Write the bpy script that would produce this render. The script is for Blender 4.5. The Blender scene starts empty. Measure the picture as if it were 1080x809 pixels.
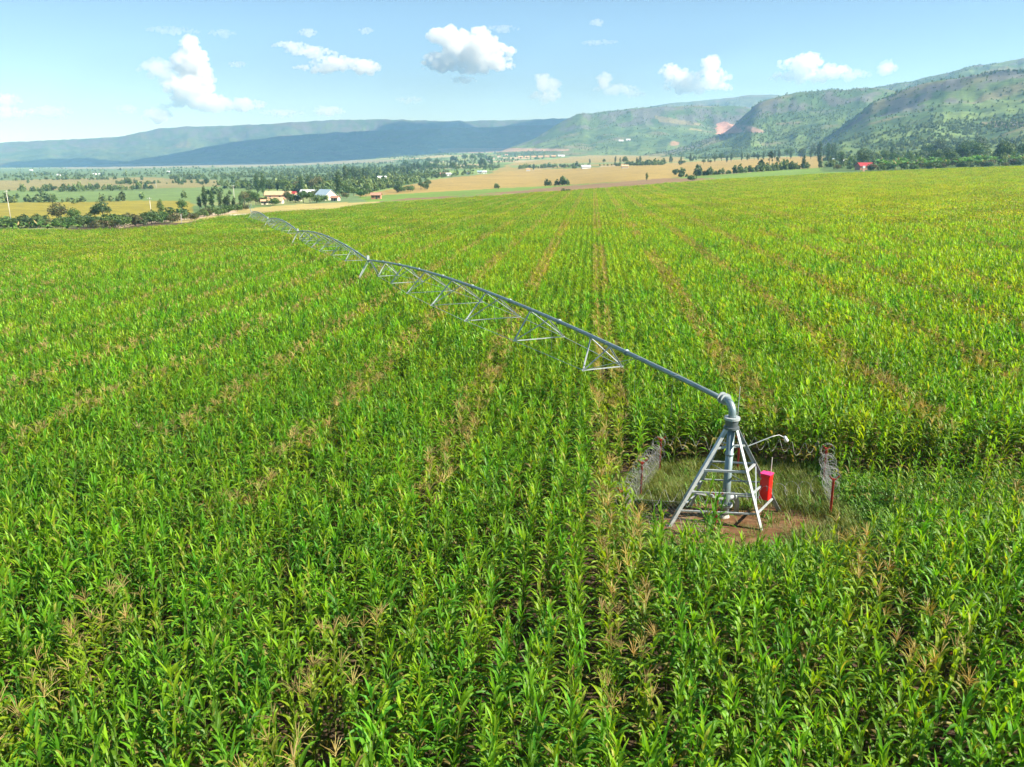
import bpy, math, random
import numpy as np
from mathutils import Vector, Matrix

random.seed(7)
RNG = np.random.default_rng(7)
S = bpy.context.scene
COL = S.collection
PI = math.pi

# ------------------------------------------------------------------ camera geometry (metres, camera above the origin)
F = 850.0; CX, CY = 540.0, 404.5
PITCH = math.atan(238.5 / F)
H = 12.06
FA, FB, PX, PY = .0412, -.0204, 7.23, 25.67          # slope of the field plane, pivot position
SP, CP = math.sin(PITCH), math.cos(PITCH)

def ray(x, y):
    u = (CY - y) / F
    return ((x - CX) / F, CP + u * SP, -SP + u * CP)

def to_px(X, Y, Z):
    Zc = Z - H
    f = np.maximum(Y * CP - Zc * SP, .01)
    u = Y * SP + Zc * CP
    return CX + F * X / f, CY - F * u / f

def az_of(x, y=190.0):
    d = ray(x, y)
    return math.atan2(d[0], d[1])

def z_at(x, y, r):
    d = ray(x, y)
    return H + r * d[2] / math.hypot(d[0], d[1])

# ------------------------------------------------------------------ noise
def _hash(ix, iy, seed):
    n = (ix.astype(np.int64) * 374761393 + iy.astype(np.int64) * 668265263 + seed * 1442695041) & 0x7fffffff
    n = ((n ^ (n >> 13)) * 1274126177) & 0x7fffffff
    n = n ^ (n >> 16)
    return (n & 0xffff) / 65535.0

def vnoise(x, y, seed=0):
    x = np.asarray(x, float); y = np.asarray(y, float)
    ix = np.floor(x); iy = np.floor(y)
    fx = x - ix; fy = y - iy
    fx = fx * fx * (3 - 2 * fx); fy = fy * fy * (3 - 2 * fy)
    a = _hash(ix, iy, seed); b = _hash(ix + 1, iy, seed)
    c = _hash(ix, iy + 1, seed); d = _hash(ix + 1, iy + 1, seed)
    return (a * (1 - fx) + b * fx) * (1 - fy) + (c * (1 - fx) + d * fx) * fy

def fbm(x, y, octv=4, seed=0):
    s = 0; a = .5; t = 0
    for k in range(octv):
        s = s + a * vnoise(x * 2 ** k + 17.3 * k, y * 2 ** k - 9.1 * k, seed + k); t += a; a *= .5
    return s / t

def ridged(x, y, octv=4, seed=0):
    s = 0; a = .5; t = 0
    for k in range(octv):
        s = s + a * (1 - np.abs(2 * vnoise(x * 2 ** k + 5.3 * k, y * 2 ** k + 3.1 * k, seed + k) - 1)); t += a; a *= .5
    return s / t

def sstep(a, b, x):
    t = np.clip((x - a) / (b - a), 0, 1)
    return t * t * (3 - 2 * t)

# ------------------------------------------------------------------ terrain
KR = [400, 600, 1000, 1500, 2500, 4000, 6000, 10000]
TAB = [(-300, [236, 223, 203, 194, 186, 181, 178, 175]),
       (0,    [232, 220, 202, 192, 184, 180, 177, 175]),
       (265,  [217, 208, 194, 186, 179, 174, 173, 172]),
       (540,  [209, 200, 187, 177, 169, 160, 160, 161]),
       (700,  [203, 190, 177, 170, 165, 160, 160, 160]),
       (810,  [198, 186, 173, 167, 163, 161, 160, 160]),
       (940,  [193, 181, 169, 164, 162, 160, 160, 160]),
       (1080, [188, 178, 166, 161, 160, 160, 160, 160]),
       (1400, [182, 173, 162, 160, 160, 160, 160, 160])]
TA = np.array([az_of(c[0]) for c in TAB])
TZ = np.array([[z_at(c[0], y, r) for y, r in zip(c[1], KR)] for c in TAB])
LKR = np.log(np.array(KR, float))

def ground_z(X, Y):
    X = np.asarray(X, float); Y = np.asarray(Y, float)
    r = np.maximum(np.hypot(X, Y), .01)
    phi = np.arctan2(X, Y)
    rc = np.minimum(r, 430.0)
    plane = FA * (X * rc / r - PX) + FB * (Y * rc / r - PY)
    p = np.clip(phi, TA[0], TA[-1])
    j = np.clip(np.searchsorted(TA, p) - 1, 0, len(TA) - 2)
    tj = (p - TA[j]) / (TA[j + 1] - TA[j]); tj = tj * tj * (3 - 2 * tj)
    lr = np.clip(np.log(r), LKR[0], LKR[-1])
    k = np.clip(np.searchsorted(LKR, lr) - 1, 0, len(LKR) - 2)
    tk = (lr - LKR[k]) / (LKR[k + 1] - LKR[k])
    z0 = TZ[j, k] * (1 - tj) + TZ[j + 1, k] * tj
    z1 = TZ[j, k + 1] * (1 - tj) + TZ[j + 1, k + 1] * tj
    tz = z0 * (1 - tk) + z1 * tk
    w = sstep(330, 560, r)
    und = (fbm(X / 140, Y / 140, 3, 5) - .5) * 5.0 * sstep(600, 1600, r) * (1 - .5 * sstep(3000, 6000, r))
    return plane * (1 - w) + tz * w + und

class Hill:
    def __init__(s, sky, rb, rc, cliff=.0, seed=0, rough=1.0, shape=1.25, plateau=1200):
        s.a = np.array([az_of(x, y) for x, y in sky]); s.y = sky
        s.rb, s.rc, s.cliff, s.seed, s.rough, s.shape, s.plateau = rb, rc, cliff, seed, rough, shape, plateau
        s.zc = np.array([z_at(x, y, rc) for x, y in sky])
    def z(s, phi, r):
        X, Y = r * np.sin(phi), r * np.cos(phi)
        g = ground_z(X, Y)
        crest = sum(np.interp(phi + k, s.a, s.zc) for k in np.linspace(-.016, .016, 7)) / 7
        crest = crest + (fbm(phi * s.rc / 70, phi * 0 + s.seed, 4, s.seed) - .5) * 14 * s.rough
        arc = phi * s.rc
        wob = (fbm(arc / 420, r / 1200, 3, s.seed + 3) - .5) * .34
        t = (r - s.rb) / (s.rc - s.rb)
        tt = np.clip(t + wob * np.clip(1 - np.abs(t - .55) * 1.6, 0, 1), 0, 1)
        gl = ridged(arc / 230 + .35 * fbm(r / 300, arc / 300, 2, 9), r / 900, 4, s.seed + 7)
        low = tt ** s.shape
        if s.cliff > 0:
            e = .80
            prof = np.where(tt < e, (1 - s.cliff) * (tt / e) ** s.shape,
                            (1 - s.cliff) + s.cliff * sstep(e, 1.0, tt) ** .7)
        else:
            prof = low * .55 + sstep(0, 1, tt) * .45
        env = np.clip(tt * 4, 0, 1) * np.clip((1.02 - tt) * 5, 0, 1)
        hh = np.maximum(crest - g, 0)
        z = g - 6 + (hh + 6) * prof + (gl - .62) * hh * .17 * env * s.rough
        z = z + (fbm(X / 60, Y / 60, 4, s.seed + 11) - .5) * 16 * env * s.rough
        back = np.clip((r - s.rc) / s.plateau, 0, 1)
        z = np.where(r > s.rc, crest - hh * .35 * back ** 1.5 - 2 * (r > s.rc + 10), z)
        z = np.where((hh < 2) | (phi < s.a[0]) | (phi > s.a[-1]), np.minimum(z, g - 4), z)
        return z

HILLS = [
    dict(name='hill', label=None, h=Hill([(-420,168),(-200,158),(0,150),(60,147.5),(130,144),(160,136.5),(180,134),(270,131.5),(350,126.5),(400,125.5),(480,128),(560,126),(620,125),(700,140),(760,170)], 6300, 7600, .35, 1, 1.0)),
    dict(name='hill', h=Hill([(70,179),(110,174),(180,163),(235,151),(300,143),(370,139),(450,136),(520,134),(560,132),(610,132),(680,150),(720,172)], 4700, 5700, .3, 21, .8)),
    dict(name='hill', h=Hill([(600,150),(640,125),(690,111),(740,106),(800,100),(815,99),(850,106),(950,120),(1010,160)], 4700, 6300, .0, 31, .8)),
    dict(name='hill', h=Hill([(505,165),(540,156),(570,143),(590,130),(603,121.5),(640,117),(700,113),(760,111.5),(800,114),(850,126),(900,150),(930,170)], 2700, 3700, .42, 41, 1.0, 1.5)),
    dict(name='hill', h=Hill([(850,130),(890,99),(930,92),(980,80),(1030,71),(1080,61),(1200,45),(1350,42),(1500,60),(1700,120)], 2900, 4000, .1, 51, 1.0)),
    dict(name='hill', h=Hill([(640,170),(690,162),(735,152),(762,141),(781,127),(795,111),(812,103),(830,98),(870,95.5),(920,94),(960,96),(1000,100),(1080,108),(1200,118),(1300,160)], 1850, 2800, .38, 61, 1.1, 1.3)),
    dict(name='hill', h=Hill([(850,160),(885,138),(905,120),(925,106),(945,95),(965,89),(1000,84),(1040,78),(1080,75),(1200,66),(1350,62),(1500,80),(1700,150)], 1150, 2150, .35, 71, 1.1, 1.35)),
]

def top_z(X, Y):
    z = ground_z(X, Y)
    r = np.hypot(X, Y); phi = np.arctan2(X, Y)
    for d in HILLS:
        h = d['h']
        m = (r > h.rb) & (r < h.rc + h.plateau) & (phi > h.a[0]) & (phi < h.a[-1])
        if np.any(m):
            z = np.where(m, np.maximum(z, h.z(phi, r)), z)
    return z

_RS = np.exp(np.linspace(math.log(12), math.log(9400), 2600))
def place(x, y, hills=False):
    """the point of the terrain seen in the photograph at (x, y)"""
    d = ray(x, y); hl = math.hypot(d[0], d[1])
    X = _RS * d[0] / hl; Y = _RS * d[1] / hl; Z = H + _RS * d[2] / hl
    g = top_z(X, Y) if hills else ground_z(X, Y)
    k = np.argmax(Z < g)
    if not (Z < g).any():
        k = len(_RS) - 400
    return float(X[k]), float(Y[k]), float(g[k])

# ------------------------------------------------------------------ object helpers
def tag(o, label=None, cat=None, group=None, kind=None):
    if label: o['label'] = label
    if cat: o['category'] = cat
    if group: o['group'] = group
    if kind: o['kind'] = kind
    return o

def empty(name, loc, rz=0, **k):
    o = bpy.data.objects.new(name, None); COL.objects.link(o)
    o.location = loc; o.rotation_euler = (0, 0, rz); o.empty_display_size = .3
    return tag(o, **k)

class MB:
    """collects geometry for one mesh"""
    def __init__(s): s.v = []; s.f = []; s.m = []; s.c = []; s.n = 0
    def add(s, verts, faces, mat=0, col=(1, 1, 1)):
        verts = np.asarray(verts, float).reshape(-1, 3)
        s.v.append(verts); s.f += [tuple(i + s.n for i in f) for f in faces]
        s.m += [mat] * len(faces)
        c = np.asarray(col, float)
        if c.ndim == 1: c = np.tile(c, (len(verts), 1))
        s.c.append(c); s.n += len(verts)
    def box(s, c, size, mat=0, rz=0, col=(1, 1, 1), M=None):
        x, y, z = [q / 2 for q in size]
        v = np.array([(-x,-y,-z),(x,-y,-z),(x,y,-z),(-x,y,-z),(-x,-y,z),(x,-y,z),(x,y,z),(-x,y,z)])
        if M is not None: v = v @ np.array(M).T
        elif rz:
            cc, ss = math.cos(rz), math.sin(rz)
            v = np.column_stack([v[:,0]*cc - v[:,1]*ss, v[:,0]*ss + v[:,1]*cc, v[:,2]])
        s.add(v + np.array(c), [(0,3,2,1),(4,5,6,7),(0,1,5,4),(1,2,6,5),(2,3,7,6),(3,0,4,7)], mat, col)
    def bar(s, a, b, w, t=None, mat=0, col=(1, 1, 1)):
        """a square bar, or an angle iron when t is given"""
        a, b = Vector(a), Vector(b); d = b - a; L = d.length; d.normalize()
        up = Vector((0, 0, 1)) if abs(d.z) < .95 else Vector((1, 0, 0))
        sx = d.cross(up).normalized(); sy = sx.cross(d).normalized()
        M = Matrix((sx, d, sy)).transposed(); mid = (a + b) / 2
        if t is None:
            s.box(mid, (w, L, w), mat, M=M, col=col)
        else:
            s.box(mid + sy * (w / 2 - t / 2), (w, L, t), mat, M=M, col=col)
            s.box(mid + sx * (w / 2 - t / 2) - sy * (t / 2 + .001), (t, L, w - t), mat, M=M, col=col)
    def tube(s, pts, rad, n=8, mat=0, col=(1, 1, 1), caps=True):
        P = [Vector(p) for p in pts]
        R = rad if hasattr(rad, '__len__') else [rad] * len(P)
        V = []; up = None
        for i, p in enumerate(P):
            d = (P[min(i + 1, len(P) - 1)] - P[max(i - 1, 0)]).normalized()
            if up is None:
                up = Vector((0, 0, 1)) if abs(d.z) < .9 else Vector((1, 0, 0))
            sx = d.cross(up).normalized(); up = sx.cross(d).normalized()
            for k in range(n):
                a = 2 * PI * k / n
                V.append(p + (sx * math.cos(a) + up * math.sin(a)) * R[i])
        Fc = []
        for i in range(len(P) - 1):
            for k in range(n):
                k2 = (k + 1) % n
                Fc.append((i*n + k, i*n + k2, (i+1)*n + k2, (i+1)*n + k))
        if caps:
            Fc.append(tuple(range(n))[::-1]); Fc.append(tuple((len(P)-1)*n + k for k in range(n)))
        s.add([tuple(v) for v in V], Fc, mat, col)
    def mesh(s, name, mats, smooth=False, colour=False):
        me = bpy.data.meshes.new(name)
        V = np.concatenate(s.v) if s.v else np.zeros((0, 3))
        me.from_pydata(V.tolist(), [], s.f)
        for m in mats: me.materials.append(m)
        if len(mats) > 1: me.polygons.foreach_set('material_index', s.m)
        if colour:
            at = me.color_attributes.new('tint', 'FLOAT_COLOR', 'POINT')
            c = np.concatenate(s.c); c = np.column_stack([c, (c[:, 1] > c[:, 0] * 1.08) * 1.0])   # alpha: living green, which ripens
            at.data.foreach_set('color', c.ravel())
        if smooth: me.polygons.foreach_set('use_smooth', [True] * len(me.polygons))
        me.update()
        return me
    def build(s, name, mats, parent=None, smooth=False, colour=False, **k):
        if not isinstance(mats, (list, tuple)): mats = [mats]
        o = bpy.data.objects.new(name, s.mesh(name, mats, smooth, colour))
        COL.objects.link(o)
        if parent is not None: o.parent = parent
        return tag(o, **k)

def add_mesh(name, me, parent=None, **k):
    o = bpy.data.objects.new(name, me); COL.objects.link(o)
    if parent is not None: o.parent = parent
    return tag(o, **k)

KIDS = {}
def copy_tree(o, parent=None):
    c = o.copy(); COL.objects.link(c)
    if parent is not None: c.parent = parent
    for ch in list(o.children):
        copy_tree(ch, c)
    return c

# ------------------------------------------------------------------ materials
def new_mat(name):
    m = bpy.data.materials.new(name); m.use_nodes = True
    nt = m.node_tree
    for n in list(nt.nodes): nt.nodes.remove(n)
    out = nt.nodes.new('ShaderNodeOutputMaterial')
    return m, nt, out

def N(nt, t, **k):
    n = nt.nodes.new(t)
    for a, v in k.items(): setattr(n, a, v)
    return n

def noise_fac(nt, scale, detail=4, coord='Object', rough=.55):
    tc = N(nt, 'ShaderNodeTexCoord')
    nz = N(nt, 'ShaderNodeTexNoise'); nz.inputs['Scale'].default_value = scale
    nz.inputs['Detail'].default_value = detail; nz.inputs['Roughness'].default_value = rough
    if coord == 'World':
        g = N(nt, 'ShaderNodeNewGeometry'); nt.links.new(g.outputs['Position'], nz.inputs['Vector'])
    else:
        nt.links.new(tc.outputs[coord], nz.inputs['Vector'])
    return nz.outputs['Fac']

def ramp(nt, fac, stops):
    r = N(nt, 'ShaderNodeValToRGB'); e = r.color_ramp.elements
    e[0].position, e[0].color = stops[0][0], (*stops[0][1], 1)
    e[1].position, e[1].color = stops[-1][0], (*stops[-1][1], 1)
    for p, c in stops[1:-1]:
        q = e.new(p); q.color = (*c, 1)
    nt.links.new(fac, r.inputs['Fac'])
    return r.outputs['Color']

def simple(name, c1, c2=None, scale=6, rough=.7, metal=0, bump=0, coord='Object', spec=.5):
    m, nt, out = new_mat(name)
    b = N(nt, 'ShaderNodeBsdfPrincipled')
    b.inputs['Roughness'].default_value = rough; b.inputs['Metallic'].default_value = metal
    b.inputs['Specular IOR Level'].default_value = spec
    f = noise_fac(nt, scale, 5, coord)
    c2 = c2 or tuple(q * .75 for q in c1)
    nt.links.new(ramp(nt, f, [(.3, c1), (.7, c2)]), b.inputs['Base Color'])
    if bump:
        bp = N(nt, 'ShaderNodeBump'); bp.inputs['Strength'].default_value = bump
        nt.links.new(f, bp.inputs['Height']); nt.links.new(bp.outputs['Normal'], b.inputs['Normal'])
    nt.links.new(b.outputs[0], out.inputs['Surface'])
    return m

def leaf_mat(name, trans=.35, rough=.42, spec=.5, field=False, tcol=(1.5, 1.35, .5), gain=1.0):
    """leaf colour comes from the mesh's own tint; field = the ripeness of the crop drifts over tens of metres"""
    m, nt, out = new_mat(name)
    a = N(nt, 'ShaderNodeAttribute', attribute_name='tint')
    col = a.outputs['Color']
    oi = N(nt, 'ShaderNodeObjectInfo')
    hs = N(nt, 'ShaderNodeHueSaturation')
    mr = N(nt, 'ShaderNodeMapRange'); mr.inputs['To Min'].default_value = .8 * gain; mr.inputs['To Max'].default_value = 1.2 * gain
    nt.links.new(oi.outputs['Random'], mr.inputs['Value'])
    nt.links.new(mr.outputs['Result'], hs.inputs['Value'])
    mr2 = N(nt, 'ShaderNodeMapRange'); mr2.inputs['To Min'].default_value = .485; mr2.inputs['To Max'].default_value = .515
    mul = N(nt, 'ShaderNodeMath', operation='MULTIPLY'); mul.inputs[1].default_value = 7.13
    fr = N(nt, 'ShaderNodeMath', operation='FRACT')
    nt.links.new(oi.outputs['Random'], mul.inputs[0]); nt.links.new(mul.outputs[0], fr.inputs[0])
    nt.links.new(fr.outputs[0], mr2.inputs['Value']); nt.links.new(mr2.outputs['Result'], hs.inputs['Hue'])
    nt.links.new(col, hs.inputs['Color'])
    col = hs.outputs['Color']
    if field:
        f1 = noise_fac(nt, .018, 3, 'World')
        f2 = noise_fac(nt, .16, 3, 'World')
        g = N(nt, 'ShaderNodeNewGeometry'); sx = N(nt, 'ShaderNodeSeparateXYZ')
        nt.links.new(g.outputs['Position'], sx.inputs[0])
        # ripens with the distance from the pivot and towards the rising side of the field
        my = N(nt, 'ShaderNodeMapRange'); my.inputs['From Min'].default_value = 18; my.inputs['From Max'].default_value = 150
        my.inputs['To Min'].default_value = -.26; my.inputs['To Max'].default_value = .40
        nt.links.new(sx.outputs['Y'], my.inputs['Value'])
        mx = N(nt, 'ShaderNodeMapRange'); mx.inputs['From Min'].default_value = -70; mx.inputs['From Max'].default_value = 110
        mx.inputs['To Min'].default_value = -.05; mx.inputs['To Max'].default_value = .45
        nt.links.new(sx.outputs['X'], mx.inputs['Value'])
        s1 = N(nt, 'ShaderNodeMath', operation='ADD'); nt.links.new(my.outputs[0], s1.inputs[0]); nt.links.new(mx.outputs[0], s1.inputs[1])
        n1 = N(nt, 'ShaderNodeMapRange'); n1.inputs['From Min'].default_value = .3; n1.inputs['From Max'].default_value = .7
        n1.inputs['To Min'].default_value = -.28; n1.inputs['To Max'].default_value = .28; n1.clamp = False
        nt.links.new(f1, n1.inputs['Value'])
        n2 = N(nt, 'ShaderNodeMapRange'); n2.inputs['From Min'].default_value = .3; n2.inputs['From Max'].default_value = .7
        n2.inputs['To Min'].default_value = -.34; n2.inputs['To Max'].default_value = .34; n2.clamp = False
        nt.links.new(f2, n2.inputs['Value'])
        s2 = N(nt, 'ShaderNodeMath', operation='ADD'); nt.links.new(s1.outputs[0], s2.inputs[0]); nt.links.new(n1.outputs[0], s2.inputs[1])
        s3 = N(nt, 'ShaderNodeMath', operation='ADD', use_clamp=True); nt.links.new(s2.outputs[0], s3.inputs[0]); nt.links.new(n2.outputs[0], s3.inputs[1])
        mx2 = N(nt, 'ShaderNodeMix', data_type='RGBA', blend_type='MULTIPLY')
        lv_ = N(nt, 'ShaderNodeMath', operation='MULTIPLY'); nt.links.new(s3.outputs[0], lv_.inputs[0]); nt.links.new(a.outputs['Alpha'], lv_.inputs[1])
        nt.links.new(lv_.outputs[0], mx2.inputs['Factor']); nt.links.new(col, mx2.inputs['A'])
        mx2.inputs['B'].default_value = (2.1, 1.30, .65, 1)
        mx2.clamp_result = False
        col = mx2.outputs['Result']
    b = N(nt, 'ShaderNodeBsdfPrincipled')
    b.inputs['Roughness'].default_value = rough; b.inputs['Specular IOR Level'].default_value = spec
    nt.links.new(col, b.inputs['Base Color'])
    tr = N(nt, 'ShaderNodeBsdfTranslucent')
    tm = N(nt, 'ShaderNodeMix', data_type='RGBA', blend_type='MULTIPLY'); tm.inputs['Factor'].default_value = 1
    tm.clamp_result = False
    nt.links.new(col, tm.inputs['A']); tm.inputs['B'].default_value = (*tcol, 1)
    nt.links.new(tm.outputs['Result'], tr.inputs['Color'])
    mix = N(nt, 'ShaderNodeMixShader'); mix.inputs[0].default_value = trans
    nt.links.new(b.outputs[0], mix.inputs[1]); nt.links.new(tr.outputs[0], mix.inputs[2])
    nt.links.new(mix.outputs[0], out.inputs['Surface'])
    return m

def tinted(name, rough=.9, bump=0, scale=.3, var=.35, spec=.2, fine=3.0):
    """land: colour from the mesh's tint, broken up by noise in world space"""
    m, nt, out = new_mat(name)
    a = N(nt, 'ShaderNodeAttribute', attribute_name='tint')
    f = noise_fac(nt, scale, 6, 'World', .65)
    f2 = noise_fac(nt, fine, 4, 'World', .6)
    ad = N(nt, 'ShaderNodeMath', operation='ADD'); nt.links.new(f, ad.inputs[0]); nt.links.new(f2, ad.inputs[1])
    f3 = noise_fac(nt, .022, 5, 'World', .7)
    wv_ = N(nt, 'ShaderNodeTexWave', bands_direction='DIAGONAL'); wv_.inputs['Scale'].default_value = .035; wv_.inputs['Distortion'].default_value = 6; wv_.inputs['Detail'].default_value = 3
    g_ = N(nt, 'ShaderNodeNewGeometry'); nt.links.new(g_.outputs['Position'], wv_.inputs['Vector'])
    ww = N(nt, 'ShaderNodeMath', operation='MULTIPLY_ADD'); nt.links.new(wv_.outputs['Fac'], ww.inputs[0]); ww.inputs[1].default_value = .16; nt.links.new(f3, ww.inputs[2])
    ad0 = ad; ad = N(nt, 'ShaderNodeMath', operation='MULTIPLY_ADD'); nt.links.new(ww.outputs[0], ad.inputs[0]); ad.inputs[1].default_value = 1.0; nt.links.new(ad0.outputs[0], ad.inputs[2])
    mr = N(nt, 'ShaderNodeMapRange'); mr.inputs['From Min'].default_value = 1.15; mr.inputs['From Max'].default_value = 2.0
    mr.inputs['To Min'].default_value = 1 - var; mr.inputs['To Max'].default_value = 1 + var
    nt.links.new(ad.outputs[0], mr.inputs['Value'])
    vm = N(nt, 'ShaderNodeVectorMath', operation='SCALE')
    nt.links.new(a.outputs['Color'], vm.inputs[0]); nt.links.new(mr.outputs[0], vm.inputs['Scale'])
    b = N(nt, 'ShaderNodeBsdfPrincipled'); b.inputs['Roughness'].default_value = rough
    b.inputs['Specular IOR Level'].default_value = spec
    nt.links.new(vm.outputs[0], b.inputs['Base Color'])
    if bump:
        bp = N(nt, 'ShaderNodeBump'); bp.inputs['Strength'].default_value = bump; bp.inputs['Distance'].default_value = 1.0
        nt.links.new(f, bp.inputs['Height']); nt.links.new(bp.outputs['Normal'], b.inputs['Normal'])
    nt.links.new(b.outputs[0], out.inputs['Surface'])
    return m

M = {}
M['maize'] = leaf_mat('maize_leaf', .46, .46, .25, True, (1.75, 1.6, .5))
M['tree'] = leaf_mat('tree_leaf', .25, .55, .3)
M['grass'] = leaf_mat('grass_blade', .3, .5, .3)
M['land'] = tinted('farm_land')
M['hill'] = tinted('hill_scrub', scale=.05, var=.4, bump=0, fine=.4)
M['bark'] = simple('bark', (.16, .12, .09), (.09, .07, .05), 3, .9, bump=.4)
M['stem'] = simple('banana_stem', (.22, .25, .09), (.16, .13, .06), 3, .7)
M['galv'] = simple('galvanised_steel', (.50, .535, .54), (.34, .38, .385), 7, .5, .35)
M['galv_dark'] = simple('weathered_steel', (.16, .19, .20), (.10, .12, .13), 5, .5, .4)
M['pipe'] = simple('galvanised_pipe', (.26, .33, .34), (.17, .23, .24), 3, .42, .45)
M['red_box'] = simple('red_paint', (.78, .012, .010), (.70, .010, .009), 2, .38)
M['lid_sheen'] = simple('red_lid_sky_sheen', (.85, .03, .20), (.78, .025, .16), 2, .35)  # sky gloss on the red box's top, painted in as pink
M['red_post'] = simple('red_post', (.72, .07, .05), (.50, .08, .04), 8, .6)
M['wire'] = simple('razor_wire_steel', (.40, .40, .38), (.24, .24, .23), 9, .6, .1)
M['concrete'] = simple('concrete', (.48, .46, .41), (.36, .34, .30), 5, .9, bump=.2)
M['rubber'] = simple('rubber', (.03, .03, .03), (.05, .045, .04), 5, .85)
M['white'] = simple('white_paint', (.78, .78, .76), (.66, .66, .64), 3, .6)
M['cream'] = simple('cream_plaster', (.62, .55, .42), (.52, .45, .33), 2, .9)
M['clay'] = simple('mud_brick', (.48, .24, .14), (.36, .18, .11), 2, .9)
M['salmon'] = simple('salmon_plaster', (.68, .36, .25), (.55, .29, .21), 2, .9)
M['rf_blue'] = simple('pale_blue_sheet_roof', (.34, .44, .50), (.27, .36, .42), 1, .45)
M['rf_red'] = simple('red_sheet_roof', (.32, .03, .03), (.33, .03, .03), 1, .5)
M['rf_rust'] = simple('rusty_sheet_roof', (.42, .22, .14), (.32, .17, .12), 1, .7)
M['rf_white'] = simple('bright_sheet_roof', (.72, .74, .76), (.60, .62, .64), 1, .4)
M['rf_tan'] = simple('tan_tile_roof', (.55, .36, .20), (.45, .28, .16), 1, .8)
M['dark'] = simple('dark_opening', (.05, .05, .05), (.07, .06, .05), 2, .6)
M['timber'] = simple('grey_timber', (.55, .53, .48), (.40, .38, .33), 2, .8)

# ------------------------------------------------------------------ instancing one "stuff" object from an unlinked collection of source meshes
def instancer(name, P, idx, rot, scl, variants, label, cat, group=None):
    me = bpy.data.meshes.new(name + '_points')
    me.vertices.add(len(P)); me.vertices.foreach_set('co', np.asarray(P, 'f').ravel())
    a = me.attributes.new('idx', 'INT', 'POINT'); a.data.foreach_set('value', np.asarray(idx, 'i'))
    a = me.attributes.new('rot', 'FLOAT_VECTOR', 'POINT'); a.data.foreach_set('vector', np.asarray(rot, 'f').ravel())
    a = me.attributes.new('scl', 'FLOAT_VECTOR', 'POINT')
    sc = np.asarray(scl, 'f')
    if sc.ndim == 1: sc = np.column_stack([sc, sc, sc])
    a.data.foreach_set('vector', sc.ravel())
    c = bpy.data.collections.new(name + '_sources')
    for i, vm in enumerate(variants):
        o = bpy.data.objects.new('%s_source_%03d' % (name, i), vm); c.objects.link(o)
    ng = bpy.data.node_groups.new(name + '_scatter', 'GeometryNodeTree')
    ng.interface.new_socket('Geometry', in_out='INPUT', socket_type='NodeSocketGeometry')
    ng.interface.new_socket('Geometry', in_out='OUTPUT', socket_type='NodeSocketGeometry')
    gi = ng.nodes.new('NodeGroupInput'); go = ng.nodes.new('NodeGroupOutput')
    ci = ng.nodes.new('GeometryNodeCollectionInfo'); ci.inputs['Collection'].default_value = c
    ci.inputs['Separate Children'].default_value = True; ci.inputs['Reset Children'].default_value = True
    ip = ng.nodes.new('GeometryNodeInstanceOnPoints'); ip.inputs['Pick Instance'].default_value = True
    def attr(n, t):
        q = ng.nodes.new('GeometryNodeInputNamedAttribute'); q.data_type = t; q.inputs['Name'].default_value = n
        return q.outputs['Attribute']
    L = ng.links.new
    L(gi.outputs[0], ip.inputs['Points']); L(ci.outputs[0], ip.inputs['Instance'])
    L(attr('idx', 'INT'), ip.inputs['Instance Index'])
    L(attr('rot', 'FLOAT_VECTOR'), ip.inputs['Rotation'])
    L(attr('scl', 'FLOAT_VECTOR'), ip.inputs['Scale'])
    L(ip.outputs[0], go.inputs[0])
    o = bpy.data.objects.new(name, me); COL.objects.link(o)
    mod = o.modifiers.new('scatter', 'NODES'); mod.node_group = ng
    return tag(o, label, cat, group, 'stuff')

# ------------------------------------------------------------------ land use (colour of the ground)
def in_poly(x, y, poly):
    x = np.asarray(x, float); y = np.asarray(y, float)
    c = np.zeros(x.shape, bool); n = len(poly)
    for i in range(n):
        x0, y0 = poly[i]; x1, y1 = poly[(i + 1) % n]
        if y0 == y1: continue
        t = ((y0 > y) != (y1 > y)) & (x < (x1 - x0) * (y - y0) / (y1 - y0) + x0)
        c ^= t
    return c

BX = np.array([-400, 0, 130, 200, 235, 265, 350, 400, 520, 600, 700, 780, 860, 1000, 1080, 1500])
BY = np.array([252, 243, 243, 236, 229, 226, 221, 214.5, 207, 201, 194, 188, 184, 178, 175.5, 172])
def field_edge(x): return np.interp(x, BX, BY)

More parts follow.
